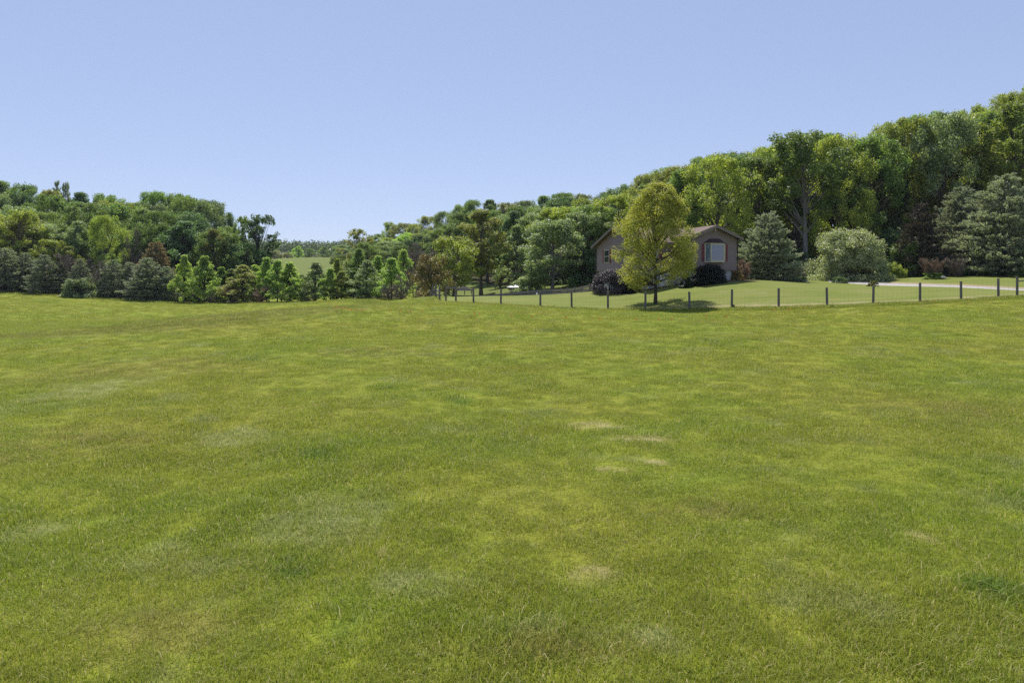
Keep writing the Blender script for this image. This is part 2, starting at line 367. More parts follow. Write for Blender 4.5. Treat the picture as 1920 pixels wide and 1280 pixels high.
M['pale'] = leaf_mat('pale bush leaves', (0.099, 0.143, 0.055), (0.484, 0.506, 0.308), .35, spec=.5, var=0)
M['hosta'] = leaf_mat('white edged leaves', (.10, .16, .07), (.42, .46, .36), .3, var=0)
M['ridge'] = leaf_mat('far ridge leaves', (0.052, 0.091, 0.029), (0.111, 0.150, 0.046), .35)
M['bark'] = flat_mat('grey brown bark', (.07, .055, .045), (.14, .12, .10), 5, stretch=(4, 4, .7), bump=.6, bdist=.03)
M['barkdark'] = flat_mat('dark bark', (.035, .028, .024), (.07, .06, .05), 5, stretch=(4, 4, .7), bump=.6)
M['barkgrey'] = flat_mat('pale grey bark', (.14, .125, .12), (.24, .22, .21), 4, stretch=(4, 4, .7), bump=.6, bdist=.03)
M['post'] = flat_mat('weathered post wood', (.105, .098, .094), (.185, .17, .165), 9, stretch=(5, 5, .6), bump=.5)
M['board'] = flat_mat('weathered grey boards', (.13, .12, .115), (.22, .20, .19), 7, stretch=(.5, .5, 5), bump=.4)
M['boardred'] = flat_mat('reddish weathered boards', (.22, .17, .15), (.34, .27, .24), 7, stretch=(.5, .5, 5), bump=.4)
M['wire'] = flat_mat('galvanised wire', (.16, .16, .16), rough=.8)
M['siding'] = siding_mat('taupe lap siding', (.218, .162, .155))
M['block'] = flat_mat('pale painted block', (.36, .36, .37), (.44, .44, .44), 3, bump=.2)
M['shingle'] = flat_mat('brown shingles', (.105, .070, .058), (.155, .112, .092), 9, .9, bump=.5, stretch=(1, 1, 1))
M['shingledark'] = flat_mat('dark maroon shingles', (.05, .025, .028), (.08, .045, .05), 14, .9, bump=.4)
M['fascia'] = flat_mat('taupe fascia', (.17, .135, .125), (.20, .165, .15), 3, .6)
M['soffit'] = flat_mat('brown soffit', (.20, .16, .15), (.22, .18, .16), 3, .7)
M['maroon'] = flat_mat('maroon shutter paint', (.14, .025, .032), (.17, .035, .042), 5, .5, stretch=(1, 1, 12), bump=.4)
M['pipe'] = flat_mat('dark brown downspout', (.045, .030, .030), rough=.4)
M['cream'] = flat_mat('cream window trim', (.46, .43, .35), (.52, .49, .40), 4, .5)
M['white'] = flat_mat('white paint', (.75, .75, .75), (.8, .8, .8), 4, .5)
M['galv'] = flat_mat('galvanised flue', (.55, .58, .62), (.68, .70, .74), 6, .35, metal=.6)
M['shedroof'] = flat_mat('pale metal roofing', (.42, .43, .46), (.55, .56, .60), 5, .4, metal=.3)
M['shedwall'] = flat_mat('brown shed boards', (.15, .13, .12), (.23, .20, .185), 5, stretch=(6, 6, .6))
M['darkroof'] = flat_mat('dark brown roofing', (.04, .035, .035), (.07, .06, .055), 6)
M['gravel'] = flat_mat('pale gravel', (.25, .232, .225), (.38, .355, .34), 3.5, .95, bump=.5, bdist=.03, coords='Object')
M['dirt'] = flat_mat('reddish dry verge', (.21, .16, .10), (.32, .25, .16), 2.2, .95, bump=.5)
M['orange'] = leaf_mat('orange flag plastic', (.85, .42, .18), (.85, .42, .18), .4, (1, 1, 1), var=0)
M['blue'] = flat_mat('blue glazed ceramic', (.22, .34, .55), (.30, .42, .62), 4, .3)
M['lampbody'] = flat_mat('mauve lantern body', (.16, .13, .15), rough=.5)
M['stone'] = flat_mat('grey stone', (.16, .16, .17), (.32, .31, .30), 4, .9, bump=.6)
def glass_mat(name, col, rough=.06):
    m, nt, n, l, b = new_mat(name); b.inputs['Base Color'].default_value = (*col, 1); b.inputs['Roughness'].default_value = rough
    b.inputs['Specular IOR Level'].default_value = .9; b.inputs['Coat Weight'].default_value = 1; b.inputs['Coat Roughness'].default_value = .03; return m
M['glassdark'] = glass_mat('dark window glass', (.03, .04, .05)); M['glasscurtain'] = glass_mat('glass over pale curtain', (.09, .105, .18))
M['glassblue'] = glass_mat('glass over blue shade', (.13, .18, .24))

# ------------------------------------------------------------------ ground sheet
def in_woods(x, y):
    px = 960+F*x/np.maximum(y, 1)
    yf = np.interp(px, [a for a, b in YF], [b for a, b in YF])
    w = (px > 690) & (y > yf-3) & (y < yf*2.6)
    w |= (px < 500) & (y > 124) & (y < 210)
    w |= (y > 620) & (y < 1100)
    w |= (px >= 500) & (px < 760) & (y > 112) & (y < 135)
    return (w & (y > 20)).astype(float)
def meadow(x, y):
    px = 960+F*x/np.maximum(y, 1)
    return (((px > 780) & (px < 1130) & (y > 66) & (y < 160)) | ((y > 200) & (y < 620)) | (y > 62)*(px > 1100)*(y < 130)).astype(float)
nx, ny = len(GX), len(GY)
idx = np.arange(nx*ny).reshape(ny, nx)
quads = np.stack([idx[:-1, :-1], idx[:-1, 1:], idx[1:, 1:], idx[1:, :-1]], -1).reshape(-1, 4)
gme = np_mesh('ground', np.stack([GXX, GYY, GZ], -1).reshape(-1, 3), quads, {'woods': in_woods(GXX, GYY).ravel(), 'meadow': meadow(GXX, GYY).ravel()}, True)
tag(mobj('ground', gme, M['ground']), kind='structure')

# lawn behind the wire fence, draped on the ground
LK = np.linspace(-.118, .92, 190); LT = np.linspace(0, 1, 90)
def lawn_far(k):
    return np.interp(k, [-.118, -.08, -.01, .04, .08, .12, .2, .33, .5, .7, .92], [97, 97, 90, 83, 78, 76, 82, 90, 90, 88, 88])
KK, TT = np.meshgrid(LK, LT); Y0 = fenceY(KK)-.25+vnoise(KK*90, KK*3)*.35; LY = Y0+(lawn_far(KK)-Y0)*TT; LX = KK*LY
LZ = Hm(LX, LY)+.03
for s in (np.s_[0, :], np.s_[-1, :], np.s_[:, 0], np.s_[:, -1]): LZ[s] -= .07
edge = np.clip(2.0-(LY-Y0)/1.0, 0, 1)
HU = np.array([math.cos(math.radians(20)), math.sin(math.radians(20))]); HV = np.array([-HU[1], HU[0]]); HO = np.array([17.1, 65.0])
def hl(x, y): dx = x-HO[0]; dy = y-HO[1]; return dx*HU[0]+dy*HU[1], dx*HV[0]+dy*HV[1]
lu, lv_ = hl(LX, LY)
mulch = (((lu > -.6) & (lu < 6.8) & (lv_ > -1.9) & (lv_ < 1)) | ((lu > -6.2) & (lu < 0) & (lv_ > 1.2) & (lv_ < 4))).astype(float)*.8
ii = np.arange(LK.size*LT.size).reshape(LT.size, LK.size)
lq = np.stack([ii[:-1, :-1], ii[:-1, 1:], ii[1:, 1:], ii[1:, :-1]], -1).reshape(-1, 4)
tag(mobj('lawn', np_mesh('lawn', np.stack([LX, LY, LZ], -1).reshape(-1, 3), lq, {'edge': edge.ravel(), 'mulch': mulch.ravel()}, True), M['lawn']), kind='structure')

def strip(name, near, far, mat, dz, nseg=60, nw=8):
    """a band on the ground between two lists of (px, Y)"""
    t = np.linspace(0, 1, nseg)
    def rs(L):
        u = np.linspace(0, 1, len(L)); pxs = np.interp(t, u, [a for a, b in L]); ys = np.interp(t, u, [b for a, b in L]); return xz(pxs, ys), ys
    x0, y0 = rs(near); x1, y1 = rs(far); w = np.linspace(0, 1, nw)[:, None]
    wob = (vnoise(t*23, t*3+dz*50)*.5)[None, :]
    X = x0*(1-w)+x1*w; Y = y0*(1-w)+y1*w+wob*(np.abs(w-.5)*2)
    Z = Hm(X, Y)+dz; Z[0] -= .05; Z[-1] -= .05; Z[:, 0] -= .05; Z[:, -1] -= .05
    ii = np.arange(nseg*nw).reshape(nw, nseg); q = np.stack([ii[:-1, :-1], ii[:-1, 1:], ii[1:, 1:], ii[1:, :-1]], -1).reshape(-1, 4)
    return tag(mobj(name, np_mesh(name, np.stack([X, Y, Z], -1).reshape(-1, 3), q, None, True), mat), kind='structure')
DN = [(1555,70.5),(1600,68.5),(1650,65.8),(1700,63.2),(1760,60.3),(1830,57.7),(1920,55.3),(2080,53)]
DF = [(1545,74.0),(1600,72.4),(1650,69.7),(1700,66.6),(1760,63.5),(1830,60.8),(1920,58.3),(2080,56.2)]
strip('driveway', DN, DF, M['gravel'], .06)
strip('verge', [(p, y-.0) for p, y in DF[1:]], [(p, y+1.5) for p, y in DF[1:]], M['dirt'], .045)

# ------------------------------------------------------------------ leaf and branch generators
def rdirs(r, n):
    d = r.normal(size=(n, 3)); return d/np.linalg.norm(d, axis=1, keepdims=True)
def quads_at(c, nrm, size, r, asp=.62, axis=None):
    """leaf clumps: kite-shaped quads centred at c with normal nrm (axis: the long direction, if given)"""
    n = len(c)
    if axis is None:
        a = np.cross(nrm, rdirs(r, n)); a /= np.linalg.norm(a, axis=1, keepdims=True)+1e-9
    else: a = axis
    b = np.cross(nrm, a); b /= np.linalg.norm(b, axis=1, keepdims=True)+1e-9
    s = size[:, None] if np.ndim(size) else size
    k = r.uniform(-.25, .25, (n, 1))
    v = np.stack([c-a*s*.5, c+a*s*k*.3+b*s*asp*.5, c+a*s*.5, c+a*s*k*.3-b*s*asp*.5], 1).reshape(-1, 3)
    f = np.arange(n*4).reshape(n, 4)
    return v, f
def crown_mesh(name, cen, rad, per, leaf, r, asp=.7, flat=.95, up=.25, hollow=.5):
    """leaf clumps on lumps: cen (n,3), rad (n,), per = leaves per lump"""
    n = len(cen); cnt = np.maximum(8, (per*(rad/rad.mean())**2*r.uniform(.7, 1.3, n))).astype(int)
    ci = np.repeat(np.arange(n), cnt); m = len(ci); d = rdirs(r, m)
    rr = rad[ci]*(hollow+(1-hollow)*r.random(m)**.6)
    rr = rr*np.where(r.random(m) < .2, r.uniform(1.05, 1.4, m), 1)
    p = cen[ci]+d*rr[:, None]*np.array([1, 1, flat])
    nr = d*.7+rdirs(r, m)*.75+np.array([0, 0, up]); nr /= np.linalg.norm(nr, axis=1, keepdims=True)
    v, f = quads_at(p, nr, leaf*r.uniform(.55, 1.35, m), r, asp)
    lv = np.repeat(np.clip(r.random(m)*.55+r.random(n)[ci]*.45, 0, 1), 4)
    return np_mesh(name, v, f, {'lv': lv})
def limb_mesh(name, H_, r0, targets, r, lean=.3, n=7, start=.2, top=.95, thin=.28):
    """tapered trunk with limbs reaching to targets"""
    mb = MB(); K = 9; P = []; R = []
    ph = r.random(2)*6
    for i in range(K):
        t = i/(K-1); P.append((lean*math.sin(ph[0]+t*2.2)*t, lean*math.sin(ph[1]+t*2.7)*t, -.4+t*(H_*top+.4)))
        R.append(r0*((1-t)**.85*.93+.07)*(1.35 if i == 0 else 1))
    mb.tube(P, R, n)
    for c in targets:
        t = np.clip(c[2]/H_*r.uniform(.55, .8), start, top-.05); k = t*(K-1); i = int(k); fr = k-i
        a = Vector(P[i]).lerp(Vector(P[min(i+1, K-1)]), fr); b = Vector(c); mid = a.lerp(b, .5)+Vector((0, 0, -.04*H_*r.random()))
        ra = r0*(1-t)*.55*r.uniform(.6, 1.1)+.02
        mb.tube([a, mid, b], [ra, ra*.6, ra*thin], 5, False)
    return mb.mesh(name, True)
ENV = {
 'round': lambda t: math.sqrt(max(.1, 1-((t-.52)/.54)**2)),
 'forest': lambda t: min(1, .65+.9*t)*math.sqrt(max(.1, 1-max(0, (t-.5)/.53)**2)),
 'oval': lambda t: (math.sin(PI*t**.72))**.75,
 'egg': lambda t: float(np.interp(t, [0, .08, .25, .45, .65, .82, .93, 1], [.55, .85, 1, .97, .84, .60, .38, .12])),
 'cone': lambda t: (1-t)**.8*min(1, .35+t*4.5),
 'tulip': lambda t: max(.06, (1-t**1.5))*min(1, .7+t*2.2),
 'conic': lambda t: max(.12, (1-t*.95)**.7),
 'vase': lambda t: .35+.65*t**.8 if t < .85 else .9,
}
def real_w(me, q=95):
    v = np.empty(len(me.vertices)*3, np.float32); me.vertices.foreach_get('co', v); v = v.reshape(-1, 3)
    return float(np.percentile(np.abs(v[:, 0]), q)+np.percentile(np.abs(v[:, 1]), q))
def real_h(me):
    v = np.empty(len(me.vertices)*3, np.float32); me.vertices.foreach_get('co', v); return float(np.percentile(v[2::3], 99.8))
def broadleaf(seed, Ht, W, base=.2, env='forest', majors=22, subs=7, per=95, leaf=.34, mr=.19, sr=.085, trunk=.02, limbs=22, leafasp=.7, airy=0.0, thin=.28, jit=.15):
    r = np.random.default_rng(seed); cen = []; rad = []; mc = []; e = ENV[env]; ts = r.permutation(majors)
    for i in range(majors):
        t = ((ts[i]+r.random())/majors)**.8; a = i*2.39996+r.random()*.8; R = W/2*e(t); m = W*mr*r.uniform(.7, 1.2)*(.45+.55*e(t))
        q = max(W*.02, R*r.uniform(1-jit, 1+jit)-m*.8)*(r.uniform(.15, 1)**.35); z = min(Ht*(base+(1-base)*t), Ht-m*.8); mc.append((q*math.cos(a), q*math.sin(a), z))
        k = max(2, int(subs*r.uniform(.75, 1.25)*(1-airy)))
        d = rdirs(r, k); d[:, 2] = d[:, 2]*.9+.12; s_ = W*sr*r.uniform(.6, 1.3, k)
        for j in range(k):
            c = np.array(mc[-1])+d[j]*m*r.uniform(.55, 1.05)*np.array([1, 1, .95]); c[2] = min(c[2], Ht-s_[j]*.6); cen.append(c); rad.append(s_[j])
    cen = np.array(cen); rad = np.array(rad)
    cm = crown_mesh('crown', cen, rad, per, leaf, r, leafasp, hollow=.35)
    tm = limb_mesh('trunk', Ht, Ht*trunk, list(mc)[::max(1, len(mc)//26)]+list(cen[r.permutation(len(cen))[:limbs]]), r, lean=Ht*.015, thin=thin)
    return dict(crown=cm, trunk=tm, H=real_h(cm), W=real_w(cm))
def pine(seed, Ht, W, whorls=16, nb=8, base=.06, full=1.0, blade=.30, ragged=.2, bl_n=10):
    r = np.random.default_rng(seed); C_ = []; A_ = []; mb = MB()
    P = [(0, 0, -.3), (.02*Ht*r.normal()*.3, 0, Ht*.5), (0, 0, Ht*.97)]; mb.tube(P, [Ht*.02, Ht*.013, .02], 7)
    for w in range(whorls):
        t = base+(1-base)*(w+.3*r.random())/whorls
        L = W/2*(1-t)**.72*min(1, .72+(t-base)*3)
        k = nb if t < .8 else max(4, nb-3)
        for b in range(k):
            a = 2*PI*(b+r.random()*.8)/k; ln = L*r.uniform(1-ragged*1.6, 1+ragged*.6)+.12; z0 = Ht*t
            rise = ln*(-.02+.55*t)+r.normal()*.06*ln
            tip = Vector((ln*math.cos(a), ln*math.sin(a), z0+rise)); mb.tube([(0, 0, z0), tip], [.012*Ht*(1-t)*.5+.01, .008], 4, False)
            m = max(4, int(ln*7*full)); s = r.uniform(.28, 1.0, m)**.8
            side = r.normal(size=m)*.16*ln*(.4+s*.6)
            c = np.stack([math.cos(a)*ln*s-math.sin(a)*side, math.sin(a)*ln*s+math.cos(a)*side, z0+rise*s**1.4-.05*ln*np.abs(side)+r.normal(size=m)*.07], 1)
            d = np.stack([math.cos(a)*np.ones(m), math.sin(a)*np.ones(m), .35+.5*r.random(m)+t*.6], 1)
            C_.append(np.repeat(c, bl_n, 0)); A_.append(np.repeat(d, bl_n, 0))
    # leader tuft
    c = np.zeros((14, 3)); c[:, 2] = Ht*np.linspace(.86, .985, 14); C_.append(np.repeat(c, bl_n, 0)); A_.append(np.repeat(np.tile([0, 0, 1.], (14, 1)), bl_n, 0))
    c = np.concatenate(C_); a = np.concatenate(A_); m = len(c)
    a = a+rdirs(r, m)*.75; a /= np.linalg.norm(a, axis=1, keepdims=True)
    c = c+a*blade*.35+r.normal(size=(m, 3))*.05
    nr = np.cross(a, rdirs(r, m)); nr /= np.linalg.norm(nr, axis=1, keepdims=True)
    v, f = quads_at(c, nr, blade*r.uniform(.7, 1.3, m), r, .26, a)
    lv = np.repeat(np.clip(r.random(m)*.6+np.repeat(r.random(m//bl_n+1), bl_n)[:m]*.4, 0, 1), 4)
    cm = np_mesh('crown', v, f, {'lv': lv})
    return dict(crown=cm, trunk=mb.mesh('trunk', True), H=real_h(cm), W=real_w(cm, 97))
def twiggy(seed, Ht, W, n1=26, n2=10, base=.12, leafy=.25, env='round', thick=.035, trunk=.018):
    """bare or nearly bare crown of fine twigs"""
    r = np.random.default_rng(seed); mb = MB(); e = ENV[env]; C_, A_, S_ = [], [], []
    P = [(0, 0, -.3), (r.normal()*.02*Ht, r.normal()*.02*Ht, Ht*.45), (r.normal()*.03*Ht, 0, Ht*.9)]; mb.tube(P, [Ht*trunk, Ht*trunk*.6, .02], 6)
    for i in range(n1):
        t = r.random(); a = r.random()*2*PI; z = Ht*(base+(1-base)*t); R = W/2*e(t)*r.uniform(.6, 1)
        tip = np.array([R*math.cos(a), R*math.sin(a), z]); z0 = max(.1*Ht, z-R*r.uniform(.7, 1.2)); o = np.array([0, 0, min(z0, Ht*.85)])
        mb.tube([tuple(o), tuple(o*.45+tip*.55+np.array([0, 0, -.03*Ht])), tuple(tip)], [Ht*trunk*.35, Ht*trunk*.2, .012], 4, False)
        s = r.uniform(.35, 1, n2*6); c = o[None]*(1-s[:, None])+tip[None]*s[:, None]; d = (tip-o)/np.linalg.norm(tip-o)
        dd = d[None]*.6+rdirs(r, len(s))*.8+np.array([0, 0, .35]); dd /= np.linalg.norm(dd, axis=1, keepdims=True); L = Ht*.11*r.uniform(.4, 1.2, len(s))
        C_.append(c+dd*L[:, None]*.5); A_.append(dd); S_.append(L)
    c = np.concatenate(C_); a = np.concatenate(A_); L = np.concatenate(S_); m = len(c)
    nr = np.cross(a, rdirs(r, m)); nr /= np.linalg.norm(nr, axis=1, keepdims=True)
    b = np.cross(nr, a); w = thick
    v1 = np.stack([c-a*L[:, None]*.5-b*w*.5, c-a*L[:, None]*.5+b*w*.5, c+a*L[:, None]*.5+b*w*.2, c+a*L[:, None]*.5-b*w*.2], 1).reshape(-1, 3); lv1 = np.repeat(r.random(m)*.5, 4)
    k = int(m*leafy*4); j = r.integers(0, m, k); cc = c[j]+a[j]*(L[j]*r.uniform(-.4, .5, k))[:, None]+r.normal(size=(k, 3))*.05
    v2, _ = quads_at(cc, rdirs(r, k), Ht*.012*r.uniform(.6, 1.4, k)+.04, r); lv2 = np.repeat(.5+r.random(k)*.5, 4)
    v = np.concatenate([v1, v2]); f = np.arange(len(v)).reshape(-1, 4)
    return dict(crown=np_mesh('crown', v, f, {'lv': np.concatenate([lv1, lv2])}), trunk=mb.mesh('trunk', True), H=Ht, W=W)
def bush(seed, Ht, W, majors=12, subs=7, per=110, leaf=.12, env=None, mr=.2, sr=.1, D=None):
    r = np.random.default_rng(seed); D = D or W; cen = []; rad = []
    for i in range(majors):
        a = i*2.39996+r.random(); t = (i+.5)/majors
        if env: q = ENV[env](t)*.5; zz_ = Ht*(.03+.92*t)
        else: ph = math.asin(min(1, t*1.02)); q = math.cos(ph)*.5*r.uniform(.8, 1.08); zz_ = Ht*(.05+.95*math.sin(ph)*r.uniform(.85, 1.05))
        m = min(W, Ht*1.5)*mr*r.uniform(.75, 1.2)*(.6 if env else 1); k = max(0, 1-m/(W*.5))
        c0 = np.array([q*W*math.cos(a)*k, q*D*math.sin(a)*k, min(zz_, Ht-m*.8)])
        for j in range(subs):
            d = rdirs(r, 1)[0]; c = c0+d*m*r.uniform(.4, 1.0)*np.array([1, D/W, .85]); rr_ = min(W, Ht*1.5)*sr*r.uniform(.6, 1.3)*(.7 if env else 1)
            c[2] = min(max(c[2], rr_*.3), Ht-rr_*.6); cen.append(c); rad.append(rr_)
    # a skirt of lumps keeps the foot of the plant filled
    for i in range(majors): a = i*2*PI/majors; rr_ = min(W, Ht*1.5)*sr; cen.append(np.array([.40*W*math.cos(a), .40*D*math.sin(a), rr_*.5])); rad.append(rr_)
    cen = np.array(cen); rad = np.array(rad)
    cm = crown_mesh('foliage', cen, rad, per, leaf, r, .65, .9, .3, .3)
    mb = MB()
    for c in cen[:subs*majors:subs]: mb.tube([(c[0]*.15, c[1]*.15, -.15), (c[0]*.5, c[1]*.5, c[2]*.5), tuple(c)], [.03*Ht**.5, .02, .01], 5, False)
    return dict(crown=cm, trunk=mb.mesh('stem', True), H=real_h(cm), W=real_w(cm, 97))

def place(var, px, top, Y, wpx, mat, name, label, cat='tree', group=None, bark='bark', rz=None, base_py=None, first='crown', second='trunk'):
    X = xz(px, Y); zg = hz(X, Y) if base_py is None else zz(base_py, Y)
    h = zz(top, Y)-zg; w = wpx/F*Y
    root = empty(name, (X, Y, zg), rng.random()*6.28 if rz is None else rz); tag(root, label, cat, group)
    sx = w/var['W']; sz = h/var['H']
    for key, mt, nm in (('trunk', bark, second), ('crown', mat, first)):
        o = bpy.data.objects.new(nm, var[key]); C.objects.link(o); o.parent = root; o.scale = (sx, sx, sz)
        if not var[key].materials: var[key].materials.append(M[mt])
        o.material_slots[0].link = 'OBJECT'; o.material_slots[0].material = M[mt]
    return root, h

# ------------------------------------------------------------------ tree kinds
FOR = [broadleaf(11+i, 18, 13+(i % 3)*1.2, base=(.06, .24)[i % 2], env='forest', majors=46, subs=9, per=70, leaf=.27, mr=.125, sr=.054) for i in range(6)]
FOR2 = [broadleaf(31+i, 18, 12, base=.10, env=('oval', 'round', 'forest')[i], majors=42, subs=9, per=68, leaf=.26, mr=.125, sr=.052) for i in range(3)]
AIRY = [broadleaf(41+i, 16, 8, base=.28, env='round', majors=34, subs=8, per=36, leaf=.26, mr=.15, sr=.05, limbs=20) for i in range(2)]
SAP = [broadleaf(51+i, 9, 6.4, base=.08, env='tulip', majors=64, subs=6, per=34, leaf=.19, mr=.10, sr=.048, jit=.06, trunk=.012, limbs=6) for i in range(3)]
CONE = [broadleaf(61+i, 10, 7.5, base=.05, env='tulip', majors=64, subs=6, per=34, leaf=.19, mr=.10, sr=.048, jit=.06, trunk=.014, limbs=6) for i in range(2)]
PINE = [pine(71+i, 8, 5.6, whorls=17, nb=8, full=1.0) for i in range(3)]
TWIG = [twiggy(81+i, 7, 5, n1=34, n2=10, leafy=.22) for i in range(3)]
BUSH = [bush(91+i, 3, 4.5, 14, 8, 80, .2) for i in range(2)]

# ------------------------------------------------------------------ woods on the hill to the right, by rows
TONES = [('mid', 'mid green'), ('yellow', 'yellow green'), ('dark', 'deep green'), ('silver', 'silvery green'), ('olive', 'olive green'), ('fresh', 'fresh pale green')]
REG = [(760, 'over the valley saplings'), (900, 'over the bronze tree'), (1040, 'over the shed'), (1170, 'left of the house'),
       (1330, 'above the house roof'), (1460, 'behind the blue pine'), (1610, 'behind the pale bush'), (1760, 'behind the brown shrubs'), (3000, 'over the large pines')]
WOOD = {}
def region(px): return next(t for a, t in REG if px < a)
rw = np.random.default_rng(5)
def hill_tree(px, top, Y, wpx, tone, rowname, air=False):
    var = (AIRY if air else (FOR+FOR2))[int(rw.integers(0, 2 if air else 9))]
    o, h = place(var, px, top, Y, wpx, tone, 'broadleaf_tree', None, 'tree', 'trees of the hill wood', bark='bark' if tone != 'dark' else 'barkdark')
    WOOD.setdefault((dict(TONES)[tone], rowname+' of hill wood '+region(px)), []).append((px, o))
NR = 5
for row in range(NR-1, -1, -1):
    f = row/(NR-1); px = 672+row*9
    while px < (1990 if row else 1960):
        Yf, Yb = interp(YF, px), interp(YB, px); Y = (Yf+(Yb-Yf)*f)*rw.uniform(.975, 1.025)
        sky_ = interp(SKY_R, px)
        if row == NR-1: top = sky_+rw.uniform(-7, 10)
        else:
            zg = hz(xz(px, Y), Y); ht = rw.uniform(15.5, 20.5) if px > 1180 else rw.uniform(12.5, 16.5)
            if row < 2 and px > 1060: ht = rw.uniform(18.5, 25) if px > 1230 else rw.uniform(15, 19)
            if px < 860: ht *= .8
            top = max(HY-(zg+ht-ZC)/Y*F, sky_+rw.uniform(-6, 12)+(NR-1-row)*(1 if px > 1230 else 4))
        zg = hz(xz(px, Y), Y); h = zz(top, Y)-zg
        if row == NR-1 and h < 12: top = min(top, 9999)
        w = rw.uniform(6.8, 9.6)*(1.15 if row == NR-1 else 1)*(1 if px > 1000 else .95)*F/Y
        skip = (row == 0 and 1180 < px < 1370 and False)
        pr = (.44, .16, .14, .10, .14, .02) if px < 1300 else (.46, .38, .08, .02, .05, .01)
        tone = TONES[int(rw.choice(6, p=pr))][0]
        if not skip: hill_tree(px, top, Y, w, tone, ('front row', 'second row', 'middle', 'upper slope', 'skyline')[row])
        px += rw.uniform(.62, .9)*(6.6 if row < 2 else 7.4)*F/Y

US = [bush(95+i, 5, 6, 12, 7, 60, .3) for i in range(2)]
px = 1010; k = 0
while px < 1960:
    Y = interp(YF, px)-3+rw.uniform(-.8, .8); top = HY-(hz(xz(px, Y), Y)+rw.uniform(3, 6.5)-ZC)/Y*F
    place(US[k % 2], px, top, Y, rw.uniform(5, 7)*F/Y, 'dark', 'understorey_bush', 'dark understorey bush, %s from the left at the hill wood foot' % 'first second third fourth fifth sixth seventh eighth ninth tenth eleventh twelfth thirteenth fourteenth fifteenth sixteenth seventeenth eighteenth nineteenth twentieth twenty-first twenty-second twenty-third twenty-fourth twenty-fifth'.split()[k], 'bush', 'understorey bushes along the hill wood', first='foliage', second='stem')
    px += rw.uniform(.8, 1.1)*4.6*F/Y; k += 1

# ------------------------------------------------------------------ wood on the left
SKY_L = [(-200,352),(0,344),(25,340),(50,343),(90,352),(100,360),(120,366),(140,358),(170,356),(215,361),(238,375),(260,368),(300,361),(340,359),(370,366),(400,368),(415,380),(438,398),(450,430)]
LREG = [(90, 'by the field corner'), (190, 'under the paired conifers'), (290, 'by the tan topped pine'), (380, 'behind the bright saplings'), (600, 'at its valley end')]
for row in range(4, -1, -1):
    Y = (134, 141, 149, 158, 168)[row]; px = -120+row*17
    while px < 432-((4-row)*0):
        Yt = Y*rw.uniform(.98, 1.02); s = interp(SKY_L, px); top = s+rw.uniform(-4, 11) if row == 4 else s+(4-row)*rw.uniform(9, 24)
        w = rw.uniform(7.8, 10.5)*F/Yt; tone = TONES[int(rw.choice(6, p=(.48, .12, .22, .05, .12, .01)))][0]
        if px > 415: w *= .7
        o, h = place((FOR+FOR2)[int(rw.integers(0, 9))], px, top, Yt, w, tone, 'broadleaf_tree', None, 'tree', 'trees of the left wood', bark='barkdark')
        WOOD.setdefault((dict(TONES)[tone], ('front row', 'second row', 'middle', 'rear', 'skyline')[row]+' of left wood '+next(t for a, t in LREG if px < a)), []).append((px, o))
        px += rw.uniform(.7, .95)*7.6*F/Yt
names_ = 'first second third fourth fifth sixth seventh eighth ninth tenth eleventh twelfth thirteenth fourteenth fifteenth sixteenth seventeenth eighteenth nineteenth twentieth'.split()
ORD = 'first second third fourth fifth sixth seventh eighth'.split(); NUM = 'zero one two three four five six seven eight'.split()
for (tone, where), L_ in WOOD.items():
    L_.sort(key=lambda q: q[0]); n = len(L_)
    for i, (px, o) in enumerate(L_):
        if n == 1: o['label'] = 'only %s tree, %s' % (tone, where)
        elif n == 2: o['label'] = '%s of two %s trees, %s' % (('left', 'right')[i], tone, where)
        else: o['label'] = '%s of %s %s trees, %s' % (ORD[i] if i else 'leftmost', NUM[n], tone, where)
T = place
T(PINE[0], 107, 341, 172, 34, 'needledark', 'conifer', 'left of the paired dark conifer tops above the left wood', 'tree')
T(PINE[1], 123, 344, 172, 36, 'needledark', 'conifer', 'right of the paired dark conifer tops above the left wood', 'tree')
T(AIRY[0], 485, 403, 136, 62, 'dark', 'airy_tree', 'tall airy tree ending the left wood with sky through its crown', 'tree', bark='barkdark')
T(AIRY[1], 455, 405, 140, 40, 'mid', 'airy_tree', 'thin airy tree standing just inside the end of the left wood', 'tree', bark='barkdark')
T(FOR2[1], 462, 455, 133, 62, 'dark', 'understorey_tree', 'low dark tree under the airy tree at the wood end', 'tree', bark='barkdark')
T(FOR2[0], 400, 430, 131, 52, 'olive', 'broadleaf_tree', 'olive feathery tree before the left wood over the wider bright sapling', 'tree')
T(FOR2[2], 35, 395, 129, 92, 'yellow', 'broadleaf_tree', 'bright yellow green rounded tree at the left end of the wood', 'tree')
T(FOR[2], 200, 405, 129, 62, 'yellow', 'broadleaf_tree', 'dense yellow edged tree mid wood above the grey bare pine', 'tree')
T(FOR2[0], 145, 415, 130, 55, 'silver', 'broadleaf_tree', 'bluish silver tree left of the dense yellow edged tree', 'tree')
T(TWIG[0], 248, 430, 129, 40, 'twig', 'bare_tree', 'purplish bare tree between the left wood and tan topped pine', 'tree')
